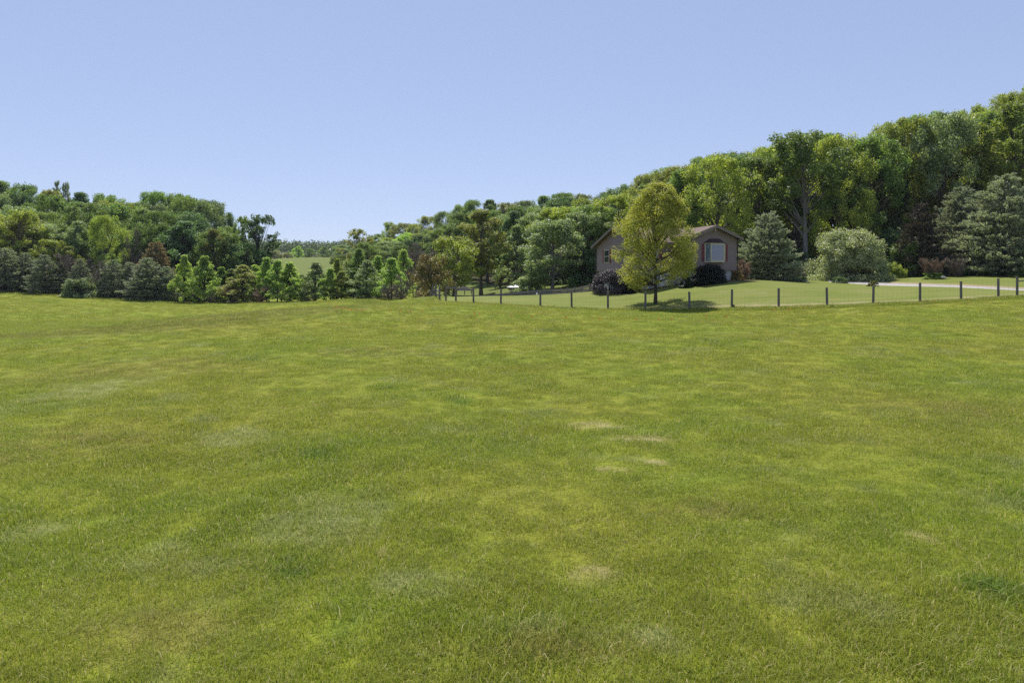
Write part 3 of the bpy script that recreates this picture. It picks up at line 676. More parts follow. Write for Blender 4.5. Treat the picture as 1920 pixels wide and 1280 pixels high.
for i, (px, top, w, mt, lab) in enumerate([
    (-60, 470, 95, 'needledark', 'dark green pine beyond the leftmost pines of the field edge'),
    (10, 466, 80, 'needle', 'leftmost grey green pine on the field edge'), (48, 475, 66, 'needledark', 'second pine from the left, dark, on the field edge'),
    (84, 478, 66, 'needledark', 'dark pine with bare lower trunk, third along the field edge'), (112, 492, 52, 'needle', 'small greyish pine left of the pale round bush'),
    (150, 486, 50, 'needle', 'pine standing right behind the pale round bush'), (212, 488, 62, 'needledark', 'pine just right of the bare grey pine'),
    (243, 492, 50, 'needledark', 'narrow dark pine left of the tan topped pine'), (275, 484, 84, 'needledark', 'broad dark pine in front of the tan topped pine'),
    (312, 500, 60, 'needledark', 'low dark pine beside the left bright sapling')]):
    T(PINE[i % 3], px, top, 117.5+(i*37 % 5), w*.88, mt, 'pine_tree', lab, 'pine', 'pines along the field edge', bark='barkdark')
T(PINE[1], 292, 455, 124, 72, 'tan', 'pine_tree', 'tan topped pale pine standing above the dark field edge pines', 'pine')
T(FOR2[1], 95, 450, 127, 62, 'yellow', 'broadleaf_tree', 'low bright yellow tree rising over the field edge pines', 'tree')
T(FOR2[0], 128, 462, 126, 46, 'yellow', 'broadleaf_tree', 'small bright yellow tree behind the pale round bush', 'tree')
T(FOR2[2], 205, 476, 126, 42, 'fresh', 'broadleaf_tree', 'small fresh green tree peeping above the bare grey pine', 'tree')
T(TWIG[1], 118, 478, 121, 52, 'twig', 'bare_tree', 'grey bare tree among the pines left of the pale bush', 'tree')
T(TWIG[2], 186, 486, 120, 56, 'twig', 'bare_tree', 'bare grey brown tree right of the pale round bush', 'tree')
T(TWIG[0], 160, 484, 122, 50, 'twig', 'bare_tree', 'thin bare tree directly above the pale round bush', 'tree')
T(BUSH[0], 150, 521, 116, 58, 'silver', 'round_bush', 'pale round grey green bush in front of the pines', 'bush', first='foliage', second='stem')
for i, (px, top, Y, w, mt, v, nm, lab) in enumerate([
    (345, 478, 117, 32, 'fresh', SAP[0], 'young_tree', 'narrow bright sapling, left of the bright pair on the field edge'),
    (383, 480, 116, 50, 'fresh', SAP[1], 'young_tree', 'wider bright sapling, right of the bright pair on the field edge'),
    (432, 522, 116, 34, 'olive', SAP[2], 'young_tree', 'low olive shrubby tree beside the pinkish bare bush'),
    (456, 497, 116, 56, 'olive', CONE[0], 'young_tree', 'olive conical young tree below the airy tree'),
    (500, 483, 117, 36, 'fresh', SAP[2], 'young_tree', 'pale young tree left at the start of the valley row'),
    (520, 488, 115, 38, 'fresh', SAP[0], 'young_tree', 'second young tree of the valley row, slightly behind'),
    (543, 492, 114, 50, 'fresh', SAP[1], 'young_tree', 'broad fresh green young tree under the far meadow'),
    (592, 492, 114, 46, 'silver', CONE[1], 'young_tree', 'grey green conical young tree under the far meadow'),
    (620, 503, 113, 34, 'fresh', SAP[2], 'young_tree', 'slim young tree with visible stem right of the grey green cone'),
    (640, 508, 113, 36, 'yellow', SAP[0], 'young_tree', 'small yellow green young tree beside the dark hidden tree'),
    (632, 485, 122, 32, 'yellow', SAP[1], 'young_tree', 'bright yellow tree rising behind the slim young tree'),
    (672, 466, 120, 40, 'mid', CONE[0], 'young_tree', 'tall dark conical tree in the middle of the valley row'),
    (662, 508, 114, 40, 'mid', SAP[1], 'young_tree', 'low mid green tree under the tall dark cone'),
    (688, 488, 112, 48, 'silver', CONE[1], 'young_tree', 'wide silvery young tree right of the tall dark cone'),
    (708, 480, 117, 34, 'fresh', SAP[2], 'young_tree', 'fresh young tree rising behind the wide silvery tree'),
    (734, 484, 110, 42, 'fresh', SAP[0], 'young_tree', 'bright young tree just left of the grey bare trees'),
    (757, 468, 118, 38, 'fresh', CONE[0], 'young_tree', 'pointed pale tree rising above the grey bare trees'),
    (565, 515, 119, 36, 'mid', SAP[1], 'young_tree', 'low dark young tree between two taller valley row trees'),
    (479, 512, 119, 40, 'mid', SAP[0], 'young_tree', 'low young tree between the olive cone and the pale young tree')]):
    T(v, px, top, Y, w*1.22, mt, nm, lab, 'young tree', 'young trees along the valley edge', bark='barkdark')
kk = 0
for px in range(412, 735, 22):
    kk += 1; q = rw.uniform(-7, 7)
    T((SAP+CONE)[kk % 5], px+q, max(508 if 500 < px < 650 else 496, 500)+rw.uniform(-4, 12), 123+rw.uniform(-3, 8), rw.uniform(38, 52), ('silver', 'fresh', 'mid', 'olive', 'fresh')[kk % 5], 'young_tree',
      '%s tree from the left in the rear valley row' % names_[kk-1], 'young tree', 'young trees behind the valley row', bark='barkdark')
T(TWIG[1], 436, 540, 114, 50, 'redtwig', 'bare_bush', 'pinkish bare bush below the end of the left wood', 'bush')
T(TWIG[2], 492, 534, 113, 44, 'redtwig', 'bare_bush', 'pinkish grey bare bush between the olive cone and valley row', 'bush')
T(TWIG[0], 400, 548, 114, 30, 'twig', 'bare_bush', 'small bare brush heap beside the wider bright sapling', 'bush')
T(TWIG[0], 752, 515, 104, 42, 'twig', 'bare_tree', 'grey bare tree left of the bronze tree at the fence corner', 'tree')
T(TWIG[1], 776, 500, 100, 44, 'twig', 'bare_tree', 'taller grey bare tree touching the bronze tree', 'tree')
T(TWIG[2], 790, 455, 150, 70, 'twig', 'bare_tree', 'mauve bare tree on the slope behind the bronze tree', 'tree')
T(TWIG[0], 828, 440, 160, 66, 'twig', 'bare_tree', 'mauve bare tree behind the yellow green multi stemmed tree', 'tree')
T(TWIG[2], 728, 532, 106, 40, 'twig', 'bare_bush', 'low grey thicket in front of the bright valley young tree', 'bush')
T(broadleaf(111, 8, 6, base=.12, env='round', majors=24, subs=6, per=60, leaf=.2, mr=.17, sr=.085, limbs=16), 808, 477, 86, 64, 'redbronze', 'bronze_tree', 'small tree with red bronze and green leaves at the fence corner', 'tree', bark='barkdark')
T(broadleaf(112, 10, 7, base=.2, env='round', majors=26, subs=6, per=60, leaf=.22, mr=.16, sr=.075, limbs=20), 850, 443, 98, 78, 'yellow', 'broadleaf_tree', 'yellow green multi stemmed tree behind the wooden gate', 'tree')
T(broadleaf(113, 15, 7.5, base=.27, env='oval', majors=34, subs=7, per=80, leaf=.24, mr=.15, sr=.07, limbs=10, trunk=.016), 902, 394, 104, 84, 'olive', 'broadleaf_tree', 'tall olive tree with bare lower trunk in the meadow', 'tree')
T(FOR2[0], 938, 452, 128, 44, 'olive', 'broadleaf_tree', 'smaller olive tree at the far edge of the meadow', 'tree')
T(SAP[0], 970, 424, 114, 62, 'silver', 'broadleaf_tree', 'silvery conical tree right behind the tin roofed shed', 'tree')
T(broadleaf(114, 11, 9, base=.1, env='round', majors=34, subs=8, per=90, leaf=.24, mr=.15, sr=.07, limbs=14), 1036, 414, 96, 112, 'silver', 'broadleaf_tree', 'broad silvery tree with leaning twin stems behind the board fence', 'tree', bark='barkgrey')
T(FOR2[1], 1095, 398, 100, 90, 'silver', 'broadleaf_tree', 'pale green tree between the twin stemmed tree and the house', 'tree')
T(BUSH[1], 990, 518, 98, 58, 'silver', 'leafy_bush', 'leafy pale bush half covering the shed roof', 'bush', first='foliage', second='stem')
T(AIRY[1], 672, 430, 185, 52, 'olive', 'airy_tree', 'sparse open tree standing against the sky beside the far ridge', 'tree', bark='bark')
T(FOR2[2], 690, 455, 170, 60, 'mid', 'broadleaf_tree', 'rounded green tree at the foot of the hill wood', 'tree')
T(FOR2[1], 640, 478, 165, 40, 'mid', 'broadleaf_tree', 'low dark tree in front of the far meadow edge', 'tree')

# hero trees and shrubs of the yard
yard = broadleaf(218, 9.6, 7.4, base=.15, env='egg', majors=170, subs=9, per=42, leaf=.12, mr=.095, sr=.044, jit=.03, trunk=.0155, limbs=30, leafasp=.55, thin=.12)
T(yard, 1229, 345, 57, 127, 'bronze', 'yard_tree', 'oval yellow green tree with bronze tinge on the lawn before the house', 'tree', bark='barkdark')
T(pine(202, 6.8, 5.8, whorls=19, nb=9, base=.04, full=1.35, blade=.26, ragged=.28), 1441, 401, 71, 104, 'needle', 'pine_tree', 'blue green soft pine standing right of the house', 'pine')
big = bush(203, 5.5, 8.2, 26, 12, 110, .16, mr=.15, sr=.065)
T(big, 1594, 430, 75, 132, 'pale', 'round_bush', 'large pale leaved round bush beside the end of the driveway', 'bush', rz=.4, first='foliage', second='stem')
tall = broadleaf(204, 20, 10, base=.40, env='round', majors=30, subs=7, per=75, leaf=.28, mr=.14, sr=.065, limbs=8, trunk=.017)
T(tall, 1510, 250, 88, 118, 'mid', 'tall_tree', 'tall tree with long pale forked trunk rising above the yard', 'tree', bark='barkgrey', rz=.5)
T(pine(205, 10.5, 9.5, whorls=20, nb=10, base=.05, full=1.15, blade=.34, ragged=.3), 1882, 331, 76, 160, 'needle', 'pine_tree', 'largest grey green pine above the driveway', 'pine')
T(pine(206, 9.6, 7, whorls=18, nb=9, base=.05, full=1.1, blade=.34, ragged=.3), 1800, 352, 81, 110, 'needle', 'pine_tree', 'pine half hidden behind the left flank of the largest pine', 'pine')
T(PINE[1], 1965, 360, 79, 120, 'needledark', 'pine_tree', 'dark pine cut by the picture edge beside the largest pine', 'pine')
T(pine(207, 8, 5.6, whorls=17, nb=8, base=.03, full=1.25, blade=.3, ragged=.35), 1728, 383, 78, 84, 'needlebrown', 'pine_tree', 'dark brownish conifer left of the large grey green pines', 'pine')
T(BUSH[0], 1697, 452, 79, 66, 'mid', 'leafy_bush', 'green bush between the pale round bush and the brownish conifer', 'bush', first='foliage', second='stem')
T(BUSH[1], 1678, 492, 76, 34, 'yellow', 'leafy_bush', 'small yellow green bush right of the pale round bush', 'bush', first='foliage', second='stem')
tw1 = twiggy(301, 2.1, 3, n1=60, n2=14, base=.15, leafy=.5, env='vase', thick=.018, trunk=.008)
T(tw1, 1749, 484, 71, 52, 'redtwig', 'bare_shrub', 'reddish brown vase shaped shrub above the driveway', 'shrub')
T(tw1, 1793, 483, 73, 44, 'twig', 'bare_shrub', 'grey brown twiggy shrub right of the reddish one', 'shrub')
T(bush(304, 1, 1.5, 9, 5, 70, .09), 1749, 510, 70.6, 34, 'mid', 'low_shrub', 'low green growth at the foot of the reddish brown shrub', 'shrub', first='foliage', second='stem')
T(bush(302, 2.4, 4.4, 24, 10, 150, .09, mr=.17, sr=.10), 1147, 505, 66.5, 64, 'purple', 'purple_shrub', 'dark purple rounded shrub at the left corner of the house', 'shrub', first='foliage', second='stem')
T(bush(312, 1.6, 2.4, 16, 8, 120, .10), 1181, 519, 65.5, 38, 'hedge', 'dark_shrub', 'low dark shrub right beside the purple shrub', 'shrub', first='foliage', second='stem')
T(bush(303, 1.9, 3.2, 26, 10, 150, .08, mr=.2, sr=.09, D=1.7), 1331, 496, 64.0, 48, 'hedge', 'dark_hedge', 'nearly black clipped hedge under the bay window', 'hedge', rz=math.radians(20), first='foliage', second='stem')
T(bush(305, 1.5, 1.15, 20, 8, 110, .06, env='conic', mr=.2, sr=.12), 1287, 510, 63.6, 24, 'conegreen', 'cone_shrub', 'small dark green cone shaped shrub left of the black hedge', 'shrub', first='foliage', second='stem')
T(twiggy(306, 1.7, 2.2, n1=50, n2=14, base=.1, leafy=.9, thick=.016, trunk=.008), 1392, 489, 68.5, 42, 'redtwig', 'reddish_shrub', 'reddish brown shrub at the right corner of the house', 'shrub')
T(bush(307, .9, 1.4, 9, 5, 70, .07), 1383, 508, 66.8, 22, 'redbronze', 'low_shrub', 'low pinkish shrub below the reddish brown one', 'shrub', first='foliage', second='stem')
T(bush(308, .8, 1.6, 9, 5, 70, .08), 1487, 514.5, 71, 27, 'mid', 'low_shrub', 'green mound in the garden bed below the lantern', 'shrub', first='foliage', second='stem')
T(bush(309, .4, 1.6, 9, 5, 70, .09), 1491, 522, 70, 40, 'hosta', 'ground_cover_plant', 'white edged leafy plants along the front of the garden bed', 'plant', first='foliage', second='stem')
T(bush(310, .4, 1.2, 9, 5, 70, .09), 1462, 520, 70.5, 30, 'silver', 'ground_cover_plant', 'grey green plants at the left end of the garden bed', 'plant', first='foliage', second='stem')
T(bush(311, .7, 1.0, 9, 5, 70, .08), 1503, 518, 71.5, 18, 'dark', 'low_shrub', 'dark green shrub at the right end of the garden bed', 'shrub', first='foliage', second='stem')
T(TWIG[1], 1500, 502, 73, 34, 'twig', 'bare_shrub', 'thin greyish shrub behind the garden bed', 'shrub')
T(bush(313, .8, 1.3, 9, 5, 70, .07), 1575, 519, 69.5, 24, 'dark', 'low_shrub', 'small dark green shrub with pink flower before the pale round bush', 'shrub', first='foliage', second='stem')
T(bush(314, .4, 1, 9, 5, 70, .07), 1637, 526.5, 64.5, 18, 'olive', 'low_plant', 'small yellowish plant on the near edge of the driveway', 'plant', first='foliage', second='stem')
T(bush(315, .2, .7, 9, 5, 70, .06), 1561, 558.5, 54.5, 12, 'dark', 'grass_clump', 'dark grass clump on the lawn between two fence posts', 'plant', first='foliage', second='stem')
T(bush(316, .3, .35, 9, 5, 70, .06), 1375.5, 571, 51.8, 6, 'twig', 'dead_weed', 'tiny dead weed leaning at a fence post foot', 'plant', first='foliage', second='stem')
T(BUSH[0], 1425, 519, 70.5, 16, 'yellow', 'low_shrub', 'small bright shrub left of the garden bed under the pine', 'shrub', first='foliage', second='stem')

# far ridge: a wood that reads as one mass
r = np.random.default_rng(77); cen = []; rad = []
for i in range(900):
    px = r.uniform(180, 1000); Y = r.uniform(640, 830); x = xz(px, Y); h = r.uniform(9, 15); z = hz(x, Y)
    for k in range(3): cen.append((x+r.normal()*2, Y+r.normal()*2, z+h*(.35+.25*k))); rad.append(r.uniform(2.6, 4.6))
cm = crown_mesh('distant_woods', np.array(cen), np.array(rad), 26, 1.9, r)
tag(mobj('distant_woods', cm, M['ridge']), 'hazy blue green wood covering the far ridge across the valley', 'woods', kind='stuff')
for i, (px, w, top, mt, lab) in enumerate([(560, 22, 462, 'fresh', 'fresh green tree, brightest on the far meadow edge'), (580, 16, 466, 'mid', 'darker small tree right of the brightest meadow edge tree'),
        (515, 30, 470, 'olive', 'olive tree at the left end of the far meadow'), (608, 26, 463, 'mid', 'rounded tree in the middle of the far meadow edge'), (538, 18, 473, 'olive', 'low olive tree on the far meadow edge'),
        (645, 44, 460, 'mid', 'broad tree at the right end of the far meadow')]):
    T(FOR2[i % 3], px, top, 400, w, mt, 'meadow_edge_tree', lab, 'tree', 'trees along the far meadow edge')

# ------------------------------------------------------------------ house
ZH = 2.2
house = empty('house', (HO[0], HO[1], ZH), math.radians(20)); tag(house, 'taupe sided house with brown gable roofs and bay window behind the lawn', 'house')
def z_(z): return z-ZH
b = MB()   # upper walls: main body and wing
RM, RW_, P_ = 9.1, 8.85, .38
def gab_u(u0, u1, v0, v1, zb, zr):      # ridge along u
    vm = (v0+v1)/2; e = zr-P_*(v1-v0)/2
    ring = lambda u: [(u, v0, z_(zb)), (u, v0, z_(e)), (u, vm, z_(zr)), (u, v1, z_(e)), (u, v1, z_(zb))]
    b.prism(ring(u0), ring(u1))
def gab_v(u0, u1, v0, v1, zb, zr):
    um = (u0+u1)/2; e = zr-P_*(u1-u0)/2
    ring = lambda v: [(u0, v, z_(zb)), (u1, v, z_(zb)), (u1, v, z_(e)), (um, v, z_(zr)), (u0, v, z_(e))]
    b.prism(ring(v0), ring(v1))
gab_u(-4.3, 5.1, 2.5, 11.3, 4.62, RM-.1); gab_v(0, 5.2, 0, 6.4, 4.6, RW_-.1)
b.build('wall', M['siding'], house)
f = MB().box(-4.15, 4.8, 2.75, 11.0, -.6, z_(4.62)).box(.2, 4.75, .25, 3.2, -.6, z_(4.6)); f.build('foundation', M['block'], house)
# roofs: slabs with thickness
def slab(mb, a, b_, c, d, th):
    a, b_, c, d = [Vector(p) for p in (a, b_, c, d)]; n = (b_-a).cross(d-a).normalized()*th
    if n.z < 0: n = -n
    mb.prism([a, b_, c, d], [a+n, b_+n, c+n, d+n])
rf = MB(); OH = .45
vm = 6.9; ev = 4.4+OH
for s in (-1, 1):
    slab(rf, (-4.3-OH, vm, z_(RM)), (5.1+.5, vm, z_(RM)), (5.1+.5, vm+s*ev, z_(RM-P_*ev)), (-4.3-OH, vm+s*ev, z_(RM-P_*ev)), .10)
eu = 2.6+OH
for s in (-1, 1):
    slab(rf, (2.6, -OH, z_(RW_)), (2.6, 6.5, z_(RW_)), (2.6+s*eu, 6.5 if s > 0 else 4.2, z_(RW_-P_*eu)), (2.6+s*eu, -OH, z_(RW_-P_*eu)), .10)
roof = rf.build('roof', M['shingle'], house)
pr = MB(); slab(pr, (5.25, 2.6, z_(7.75)), (5.25, 7, z_(7.75)), (6.35, 7, z_(7.4)), (6.35, 2.6, z_(7.4)), .12); pr.build('porch_roof', M['shingle'], house)
pp = MB().box(6.1, 6.22, 2.75, 2.87, 1.3, z_(7.45)).box(6.1, 6.22, 6.7, 6.82, 1.3, z_(7.45)); pp.build('porch_post', M['white'], house)
# fascia boards along rakes and eaves
fa = MB()
def rake(p, q, t, d=.2, th=.035):
    p = Vector(p); q = Vector(q); t = Vector(t)*th; dz = Vector((0, 0, -d)); up = Vector((0, 0, .07))
    fa.prism([p+dz, q+dz, q+up, p+up], [p+dz+t, q+dz+t, q+up+t, p+up+t])
for s in (-1, 1):
    rake((-4.3-OH, vm, z_(RM)), (-4.3-OH, vm+s*ev, z_(RM-P_*ev)), (-1, 0, 0)); rake((2.6, -OH, z_(RW_)), (2.6+s*eu, -OH, z_(RW_-P_*eu)), (0, -1, 0))
fa.box(-4.3-OH, -.5, vm-ev-.04, vm-ev-.003, z_(RM-P_*ev)-.16, z_(RM-P_*ev)+.03)
fa.box(2.6+eu+.003, 2.6+eu+.04, -OH, 6.5, z_(RW_-P_*eu)-.16, z_(RW_-P_*eu)+.03); fa.box(2.6-eu-.04, 2.6-eu-.003, -OH, 2, z_(RW_-P_*eu)-.16, z_(RW_-P_*eu)+.03)
fa.build('fascia', M['fascia'], house)
so = MB()
so.box(-4.3-OH+.01, -4.31, vm+4.4-.1, vm+ev-.01, z_(RM-P_*ev)-.14, z_(RM-P_*ev)-.1); so.box(5.21, 2.6+eu-.01, -OH+.01, 6.4, z_(RW_-P_*eu)-.14, z_(RW_-P_*eu)-.1)
so.box(2.6-eu+.01, -.01, -OH+.01, 2.4, z_(RW_-P_*eu)-.14, z_(RW_-P_*eu)-.1)
so.build('soffit', M['soffit'], house)
# downspouts
for (u, v, z0, z1) in ((5.26, -.06, 4.35, 7.5), (-4.36, 11.36, 4.4, 7.2), (-.06, .35, 4.4, 7.5), (.12, .18, 3.3, 4.5)):
    MB().tube([(u, v, z_(z0)), (u, v, z_(z1))], [.05, .05], 6).build('downspout', M['pipe'], house)
# skirt trim line between siding and block
MB().box(-.01, 5.215, -.02, -.003, z_(4.6), z_(4.72)).build('trim_board', M['fascia'], house); MB().box(-4.32, -4.303, 2.5, 11.3, z_(4.62), z_(4.72)).build('trim_board', M['fascia'], house)
# bay window
bay = empty('bay_window', (2.62, 0, z_(5.5))); bay.parent = house
bw, bc, bd, bh = 1.13, .72, .42, 1.62
outer = [(-bw, 0), (-bc, -bd), (bc, -bd), (bw, 0)]
fr = MB()
fr.prism([(x*1.04, y*1.06-.004, -.14) for x, y in outer], [(x*1.04, y*1.06-.004, 0) for x, y in outer]); fr.prism([(x*1.03, y*1.05-.004, bh) for x, y in outer], [(x*1.03, y*1.05-.004, bh+.09) for x, y in outer])
for (x, y) in ((-bc, -bd), (bc, -bd), (-bw, -.04), (bw, -.04)): fr.box(x-.055, x+.055, y-.03, y+.05, .002, bh-.002)
fr.box(-bc+.05, bc-.05, -bd-.03, -bd+.02, .002, .07); fr.box(-bc+.05, bc-.05, -bd-.03, -bd+.02, bh-.07, bh-.002)
fr.build('window_frame', M['cream'], bay)
MB().prism([(-bc+.04, -bd+.0, .05), (bc-.04, -bd+.0, .05), (bc-.04, -.05, .05), (-bc+.04, -.05, .05)], [(-bc+.04, -bd, bh-.05), (bc-.04, -bd, bh-.05), (bc-.04, -.05, bh-.05), (-bc+.04, -.05, bh-.05)]).build('pane', M['glasscurtain'], bay)
for s in (-1, 1):
    A = [(s*(bc+.045), -bd+.035), (s*(bw-.05), -.045), (s*(bw-.09), -.03), (s*(bc+.02), -bd+.06)]
    MB().prism([(x, y, .06) for x, y in A], [(x, y, bh-.06) for x, y in A]).build('side_pane', M['glassblue'], bay)
    dx, dy = bw-bc, bd
    MB().prism([(s*(bc+.05), -bd+.02, bh/2-.02), (s*(bw-.05), -.06, bh/2-.02), (s*(bw-.06), -.02, bh/2-.02)], [(s*(bc+.05), -bd+.02, bh/2+.02), (s*(bw-.05), -.06, bh/2+.02), (s*(bw-.06), -.02, bh/2+.02)]).build('sash_bar', M['fascia'], bay)
    MB().box(s*(bw+.19)-.15, s*(bw+.19)+.15, -.05, -.003, -.02, bh+.04).build('shutter', M['maroon'], bay)
ro = MB(); o2 = [(-bw-.12, -.003), (-bc-.06, -bd-.1), (bc+.06, -bd-.1), (bw+.12, -.003)]; ti = [(-bc+.12, -.003), (-bc+.2, -.08), (bc-.2, -.08), (bc-.12, -.003)]
ro.prism([(x, y, bh+.095) for x, y in o2], [(x, y, bh+.52) for x, y in ti]); ro.build('window_hood', M['shingledark'], bay)
# left gable window, lower windows and door
def win(u, v, zb, w, h, face, name='window', shutter=True, glass='glassdark'):
    """face 'u' = on the left end wall (normal -u), 'v' = on a front wall (normal -v)"""
    e = empty(name, (u, v, z_(zb)), 0 if face == 'v' else -PI/2); e.parent = house
    MB().box(-w/2-.07, -w/2, -.05, -.003, -.07, h+.07).box(w/2, w/2+.07, -.05, -.003, -.07, h+.07).box(-w/2, w/2, -.05, -.003, h, h+.07).box(-w/2, w/2, -.05, -.003, -.07, 0).box(-w/2, w/2, -.045, -.012, h/2-.025, h/2+.025).build('frame', M['cream'], e)
    MB().box(-w/2, w/2, -.025, -.006, 0, h).build('pane', M[glass], e)
    if shutter:
        for s in (-1, 1): MB().box(s*(w/2+.24)-.16, s*(w/2+.24)+.16, -.045, -.004, -.06, h+.06).build('shutter', M['maroon'], e)
win(-4.3, 8.95, 5.55, 1.0, 1.25, 'u')
win(-2.6, 2.5, 5.55, 1.0, 1.25, 'v'); win(-3.0, 2.75, 3.25, .9, .8, 'v', shutter=False)
MB().box(-1.75, -.55, 2.69, 2.747, z_(2.75), z_(4.4)).build('basement_door', M['white'], house)
MB().box(-1.6, -.7, 2.67, 2.688, z_(3.9), z_(4.2)).build('door_light', M['glassblue'], house)
MB().box(2.45, 2.75, -.03, -.003, z_(8.05), z_(8.35)).build('gable_vent', M['soffit'], house)
MB().tube([(2.66, -.12, z_(8.46)), (2.66, -.003, z_(8.50))], [.07, .05], 8).build('floodlight', M['white'], house)
fl = MB().tube([(-3.0, 6.5, z_(8.85)), (-3.0, 6.5, z_(9.75))], [.13, .13], 12).tube([(-3.0, 6.5, z_(9.76)), (-3.0, 6.5, z_(9.92))], [.2, .19], 12); fl.build('flue_pipe', M['galv'], house, True)

# ------------------------------------------------------------------ wire fence
rf_ = np.random.default_rng(9)
f0 = FENCE[0]; fence = empty('wire_fence', (xz(f0[0], f0[2]), f0[2], hz(xz(f0[0], f0[2]), f0[2]))); tag(fence, 'wire mesh fence on round weathered wooden posts between pasture and lawn', 'fence')
fo = Vector(fence.location); tops = []
def post(par, org, px, Y, h, rad=.085, mat='post', name='post'):
    x = xz(px, Y); z = hz(x, Y); a = Vector((x, Y, z-.3))-org; c = Vector((x+rf_.normal()*.035, Y+rf_.normal()*.03, z+h+rf_.normal()*.025))-org
    m = MB().tube([a, c-Vector((0, 0, .02)), c], [rad*1.05, rad, rad*.8], 10); m.build(name, M[mat], par); return Vector((x, Y, z))
PX = [(888,61.5,1.42),(939,60,1.40),(1013,58,1.36),(1072,56.5,1.36),(1140,55,1.5),(1210,53.5,1.42),(1293,52.5,1.36),(1372,52,1.38),(1460,51,1.45),(1551,50.5,1.42),(1637,50.5,1.42),(1725,50,1.45),(1802,50,1.38),(1872,50,1.40),(1907,50,1.42),(1990,50,1.4)]
lp = [post(fence, fo, px, Y, h) for px, Y, h in PX]
wm = MB()
for k, hh in enumerate((.12, .34, .56, .78, 1.0, 1.2)):
    for a, c in zip(lp[:-1], lp[1:]):
        wm.tube([a+Vector((0, -.08, hh))-fo, c+Vector((0, -.08, hh))-fo], [.0035]*2, 3, False)
for a, c in zip(lp[:-1], lp[1:]):
    n = int((c-a).length/.3)
    for i in range(1, n): p = a.lerp(c, i/n)+Vector((0, -.08, 0))-fo; wm.tube([p+Vector((0, 0, .1)), p+Vector((0, 0, 1.2))], [.0022]*2, 3, False)
wm.build('wire_mesh', M['wire'], fence)
p = lp[14]-fo; q = lp[15]-fo; MB().tube([p+Vector((0, 0, 1.12)), q+Vector((0, 0, 1.3))], [.045, .045], 8).build('brace_rail', M['post'], fence)
MB().tube([p+Vector((-.02, .0, 1.42)), p+Vector((-.02, 0, 1.50))], [.085, .06], 8).build('post_cap', M['post'], fence)
# gate and the fence running back from the corner
g0 = lp[0]; gate = empty('corner_fence', tuple(g0)); go = Vector(g0); tag(gate, 'close set tall posts with a top rail at the far corner of the pasture fence', 'fence')
cps = [(855,64.5,1.5),(836,67,1.62),(824.5,70,1.5),(817.5,73,1.5),(811,76,1.45),(806,79,1.45),(800,83,1.4),(793,87,1.3),(786,91,1.3),(779,95,1.3)]
cl = [post(gate, go, px, Y, h, .085 if i < 5 else .1) for i, (px, Y, h) in enumerate(cps)]
def rail(par, org, a, c, ha, hc, name='rail', w=.045, hgt=.075, mat='board'):
    a = Vector(a)+Vector((0, 0, ha))-org; c = Vector(c)+Vector((0, 0, hc))-org; d = (c-a).normalized(); s = d.cross(Vector((0, 0, 1))).normalized()*w/2; u = Vector((0, 0, hgt))
    MB().prism([a-s-u, a+s-u, a+s+u, a-s+u], [c-s-u, c+s-u, c+s+u, c-s+u]).build(name, M[mat], par)
rail(gate, go, lp[0], cl[0], 1.18, 1.28); rail(gate, go, cl[0], cl[1], 1.32, 1.3)
for i in range(2, len(cl)-1):
    for hh in (.35, .8): rail(gate, go, cl[i], cl[i+1], hh, hh, mat='board')
# board fence beyond the lawn
bl = [(1122,75),(1106,76),(1091,77.5),(1078,79),(1064,80.5),(1051,82),(1036,84),(1020,86),(1000,88),(976,90),(948,92),(915,95),(884,98),(852,101)]
pts = [Vector((xz(px, Y), Y, hz(xz(px, Y), Y))) for px, Y in bl]; bo = pts[0]
bf = empty('board_fence', tuple(bo)); tag(bf, 'low weathered board fence running downhill from the purple shrub past the shed', 'fence')
for (px, Y), p in zip(bl, pts): post(bf, bo, px, Y, 1.32, .075)
for i in range(len(pts)-1):
    mt = 'boardred' if i < 6 else 'board'
    for hh in (.28, .68, 1.08): rail(bf, bo, pts[i], pts[i+1], hh, hh, 'board', .03, .145, mt)
for px, Y, h, lab in ((929, 112, 1.0, 'single dark post in the meadow left of the shed'), (1530, 76, .75, 'short dark post right of the garden bed'), (1651, 82, .9, 'short dark post behind the pale round bush')):
    x = xz(px, Y); z = hz(x, Y); o = MB().tube([(0, 0, -.3), (0, 0, h-.03), (0, 0, h)], [.08, .075, .06], 8).build('wooden_post', M['post']); o.location = (x, Y, z); tag(o, lab, 'post')

# ------------------------------------------------------------------ shed, shelter and small yard things
sx, sy = xz(977, 106), 106.; shed = empty('garden_shed', (sx, sy, hz(sx, sy)), .15); tag(shed, 'small brown shed with pale metal roof beyond the board fence', 'shed')
ez = zz(538.5, 106)-hz(sx, sy); az = zz(530.5, 106)-hz(sx, sy)
MB().box(-1.75, 1.75, -1.2, 1.2, -.5, ez).build('wall', M['shedwall'], shed)
MB().prism([(-2.1, -1.5, ez), (2.1, -1.5, ez), (2.1, 1.5, ez), (-2.1, 1.5, ez)], [(-.6, -.05, az), (.6, -.05, az), (.6, .05, az), (-.6, .05, az)]).build('roof', M['shedroof'], shed)
MB().box(.3, 1.1, -1.24, -1.203, -.3, ez-.25).build('door', M['board'], shed)
sx, sy = xz(870, 119), 119.; she = empty('open_shelter', (sx, sy, hz(sx, sy)), .1); tag(she, 'small open shelter with dark pitched roof on thin posts in the meadow', 'shelter')
ez = zz(545, 119)-hz(sx, sy); az = zz(535.5, 119)-hz(sx, sy)
MB().prism([(-1.5, -1, ez), (1.6, -1, ez), (1.6, 1, ez), (-1.5, 1, ez)], [(-.4, -.04, az), (.3, -.04, az), (.3, .04, az), (-.4, .04, az)]).build('roof', M['darkroof'], she)
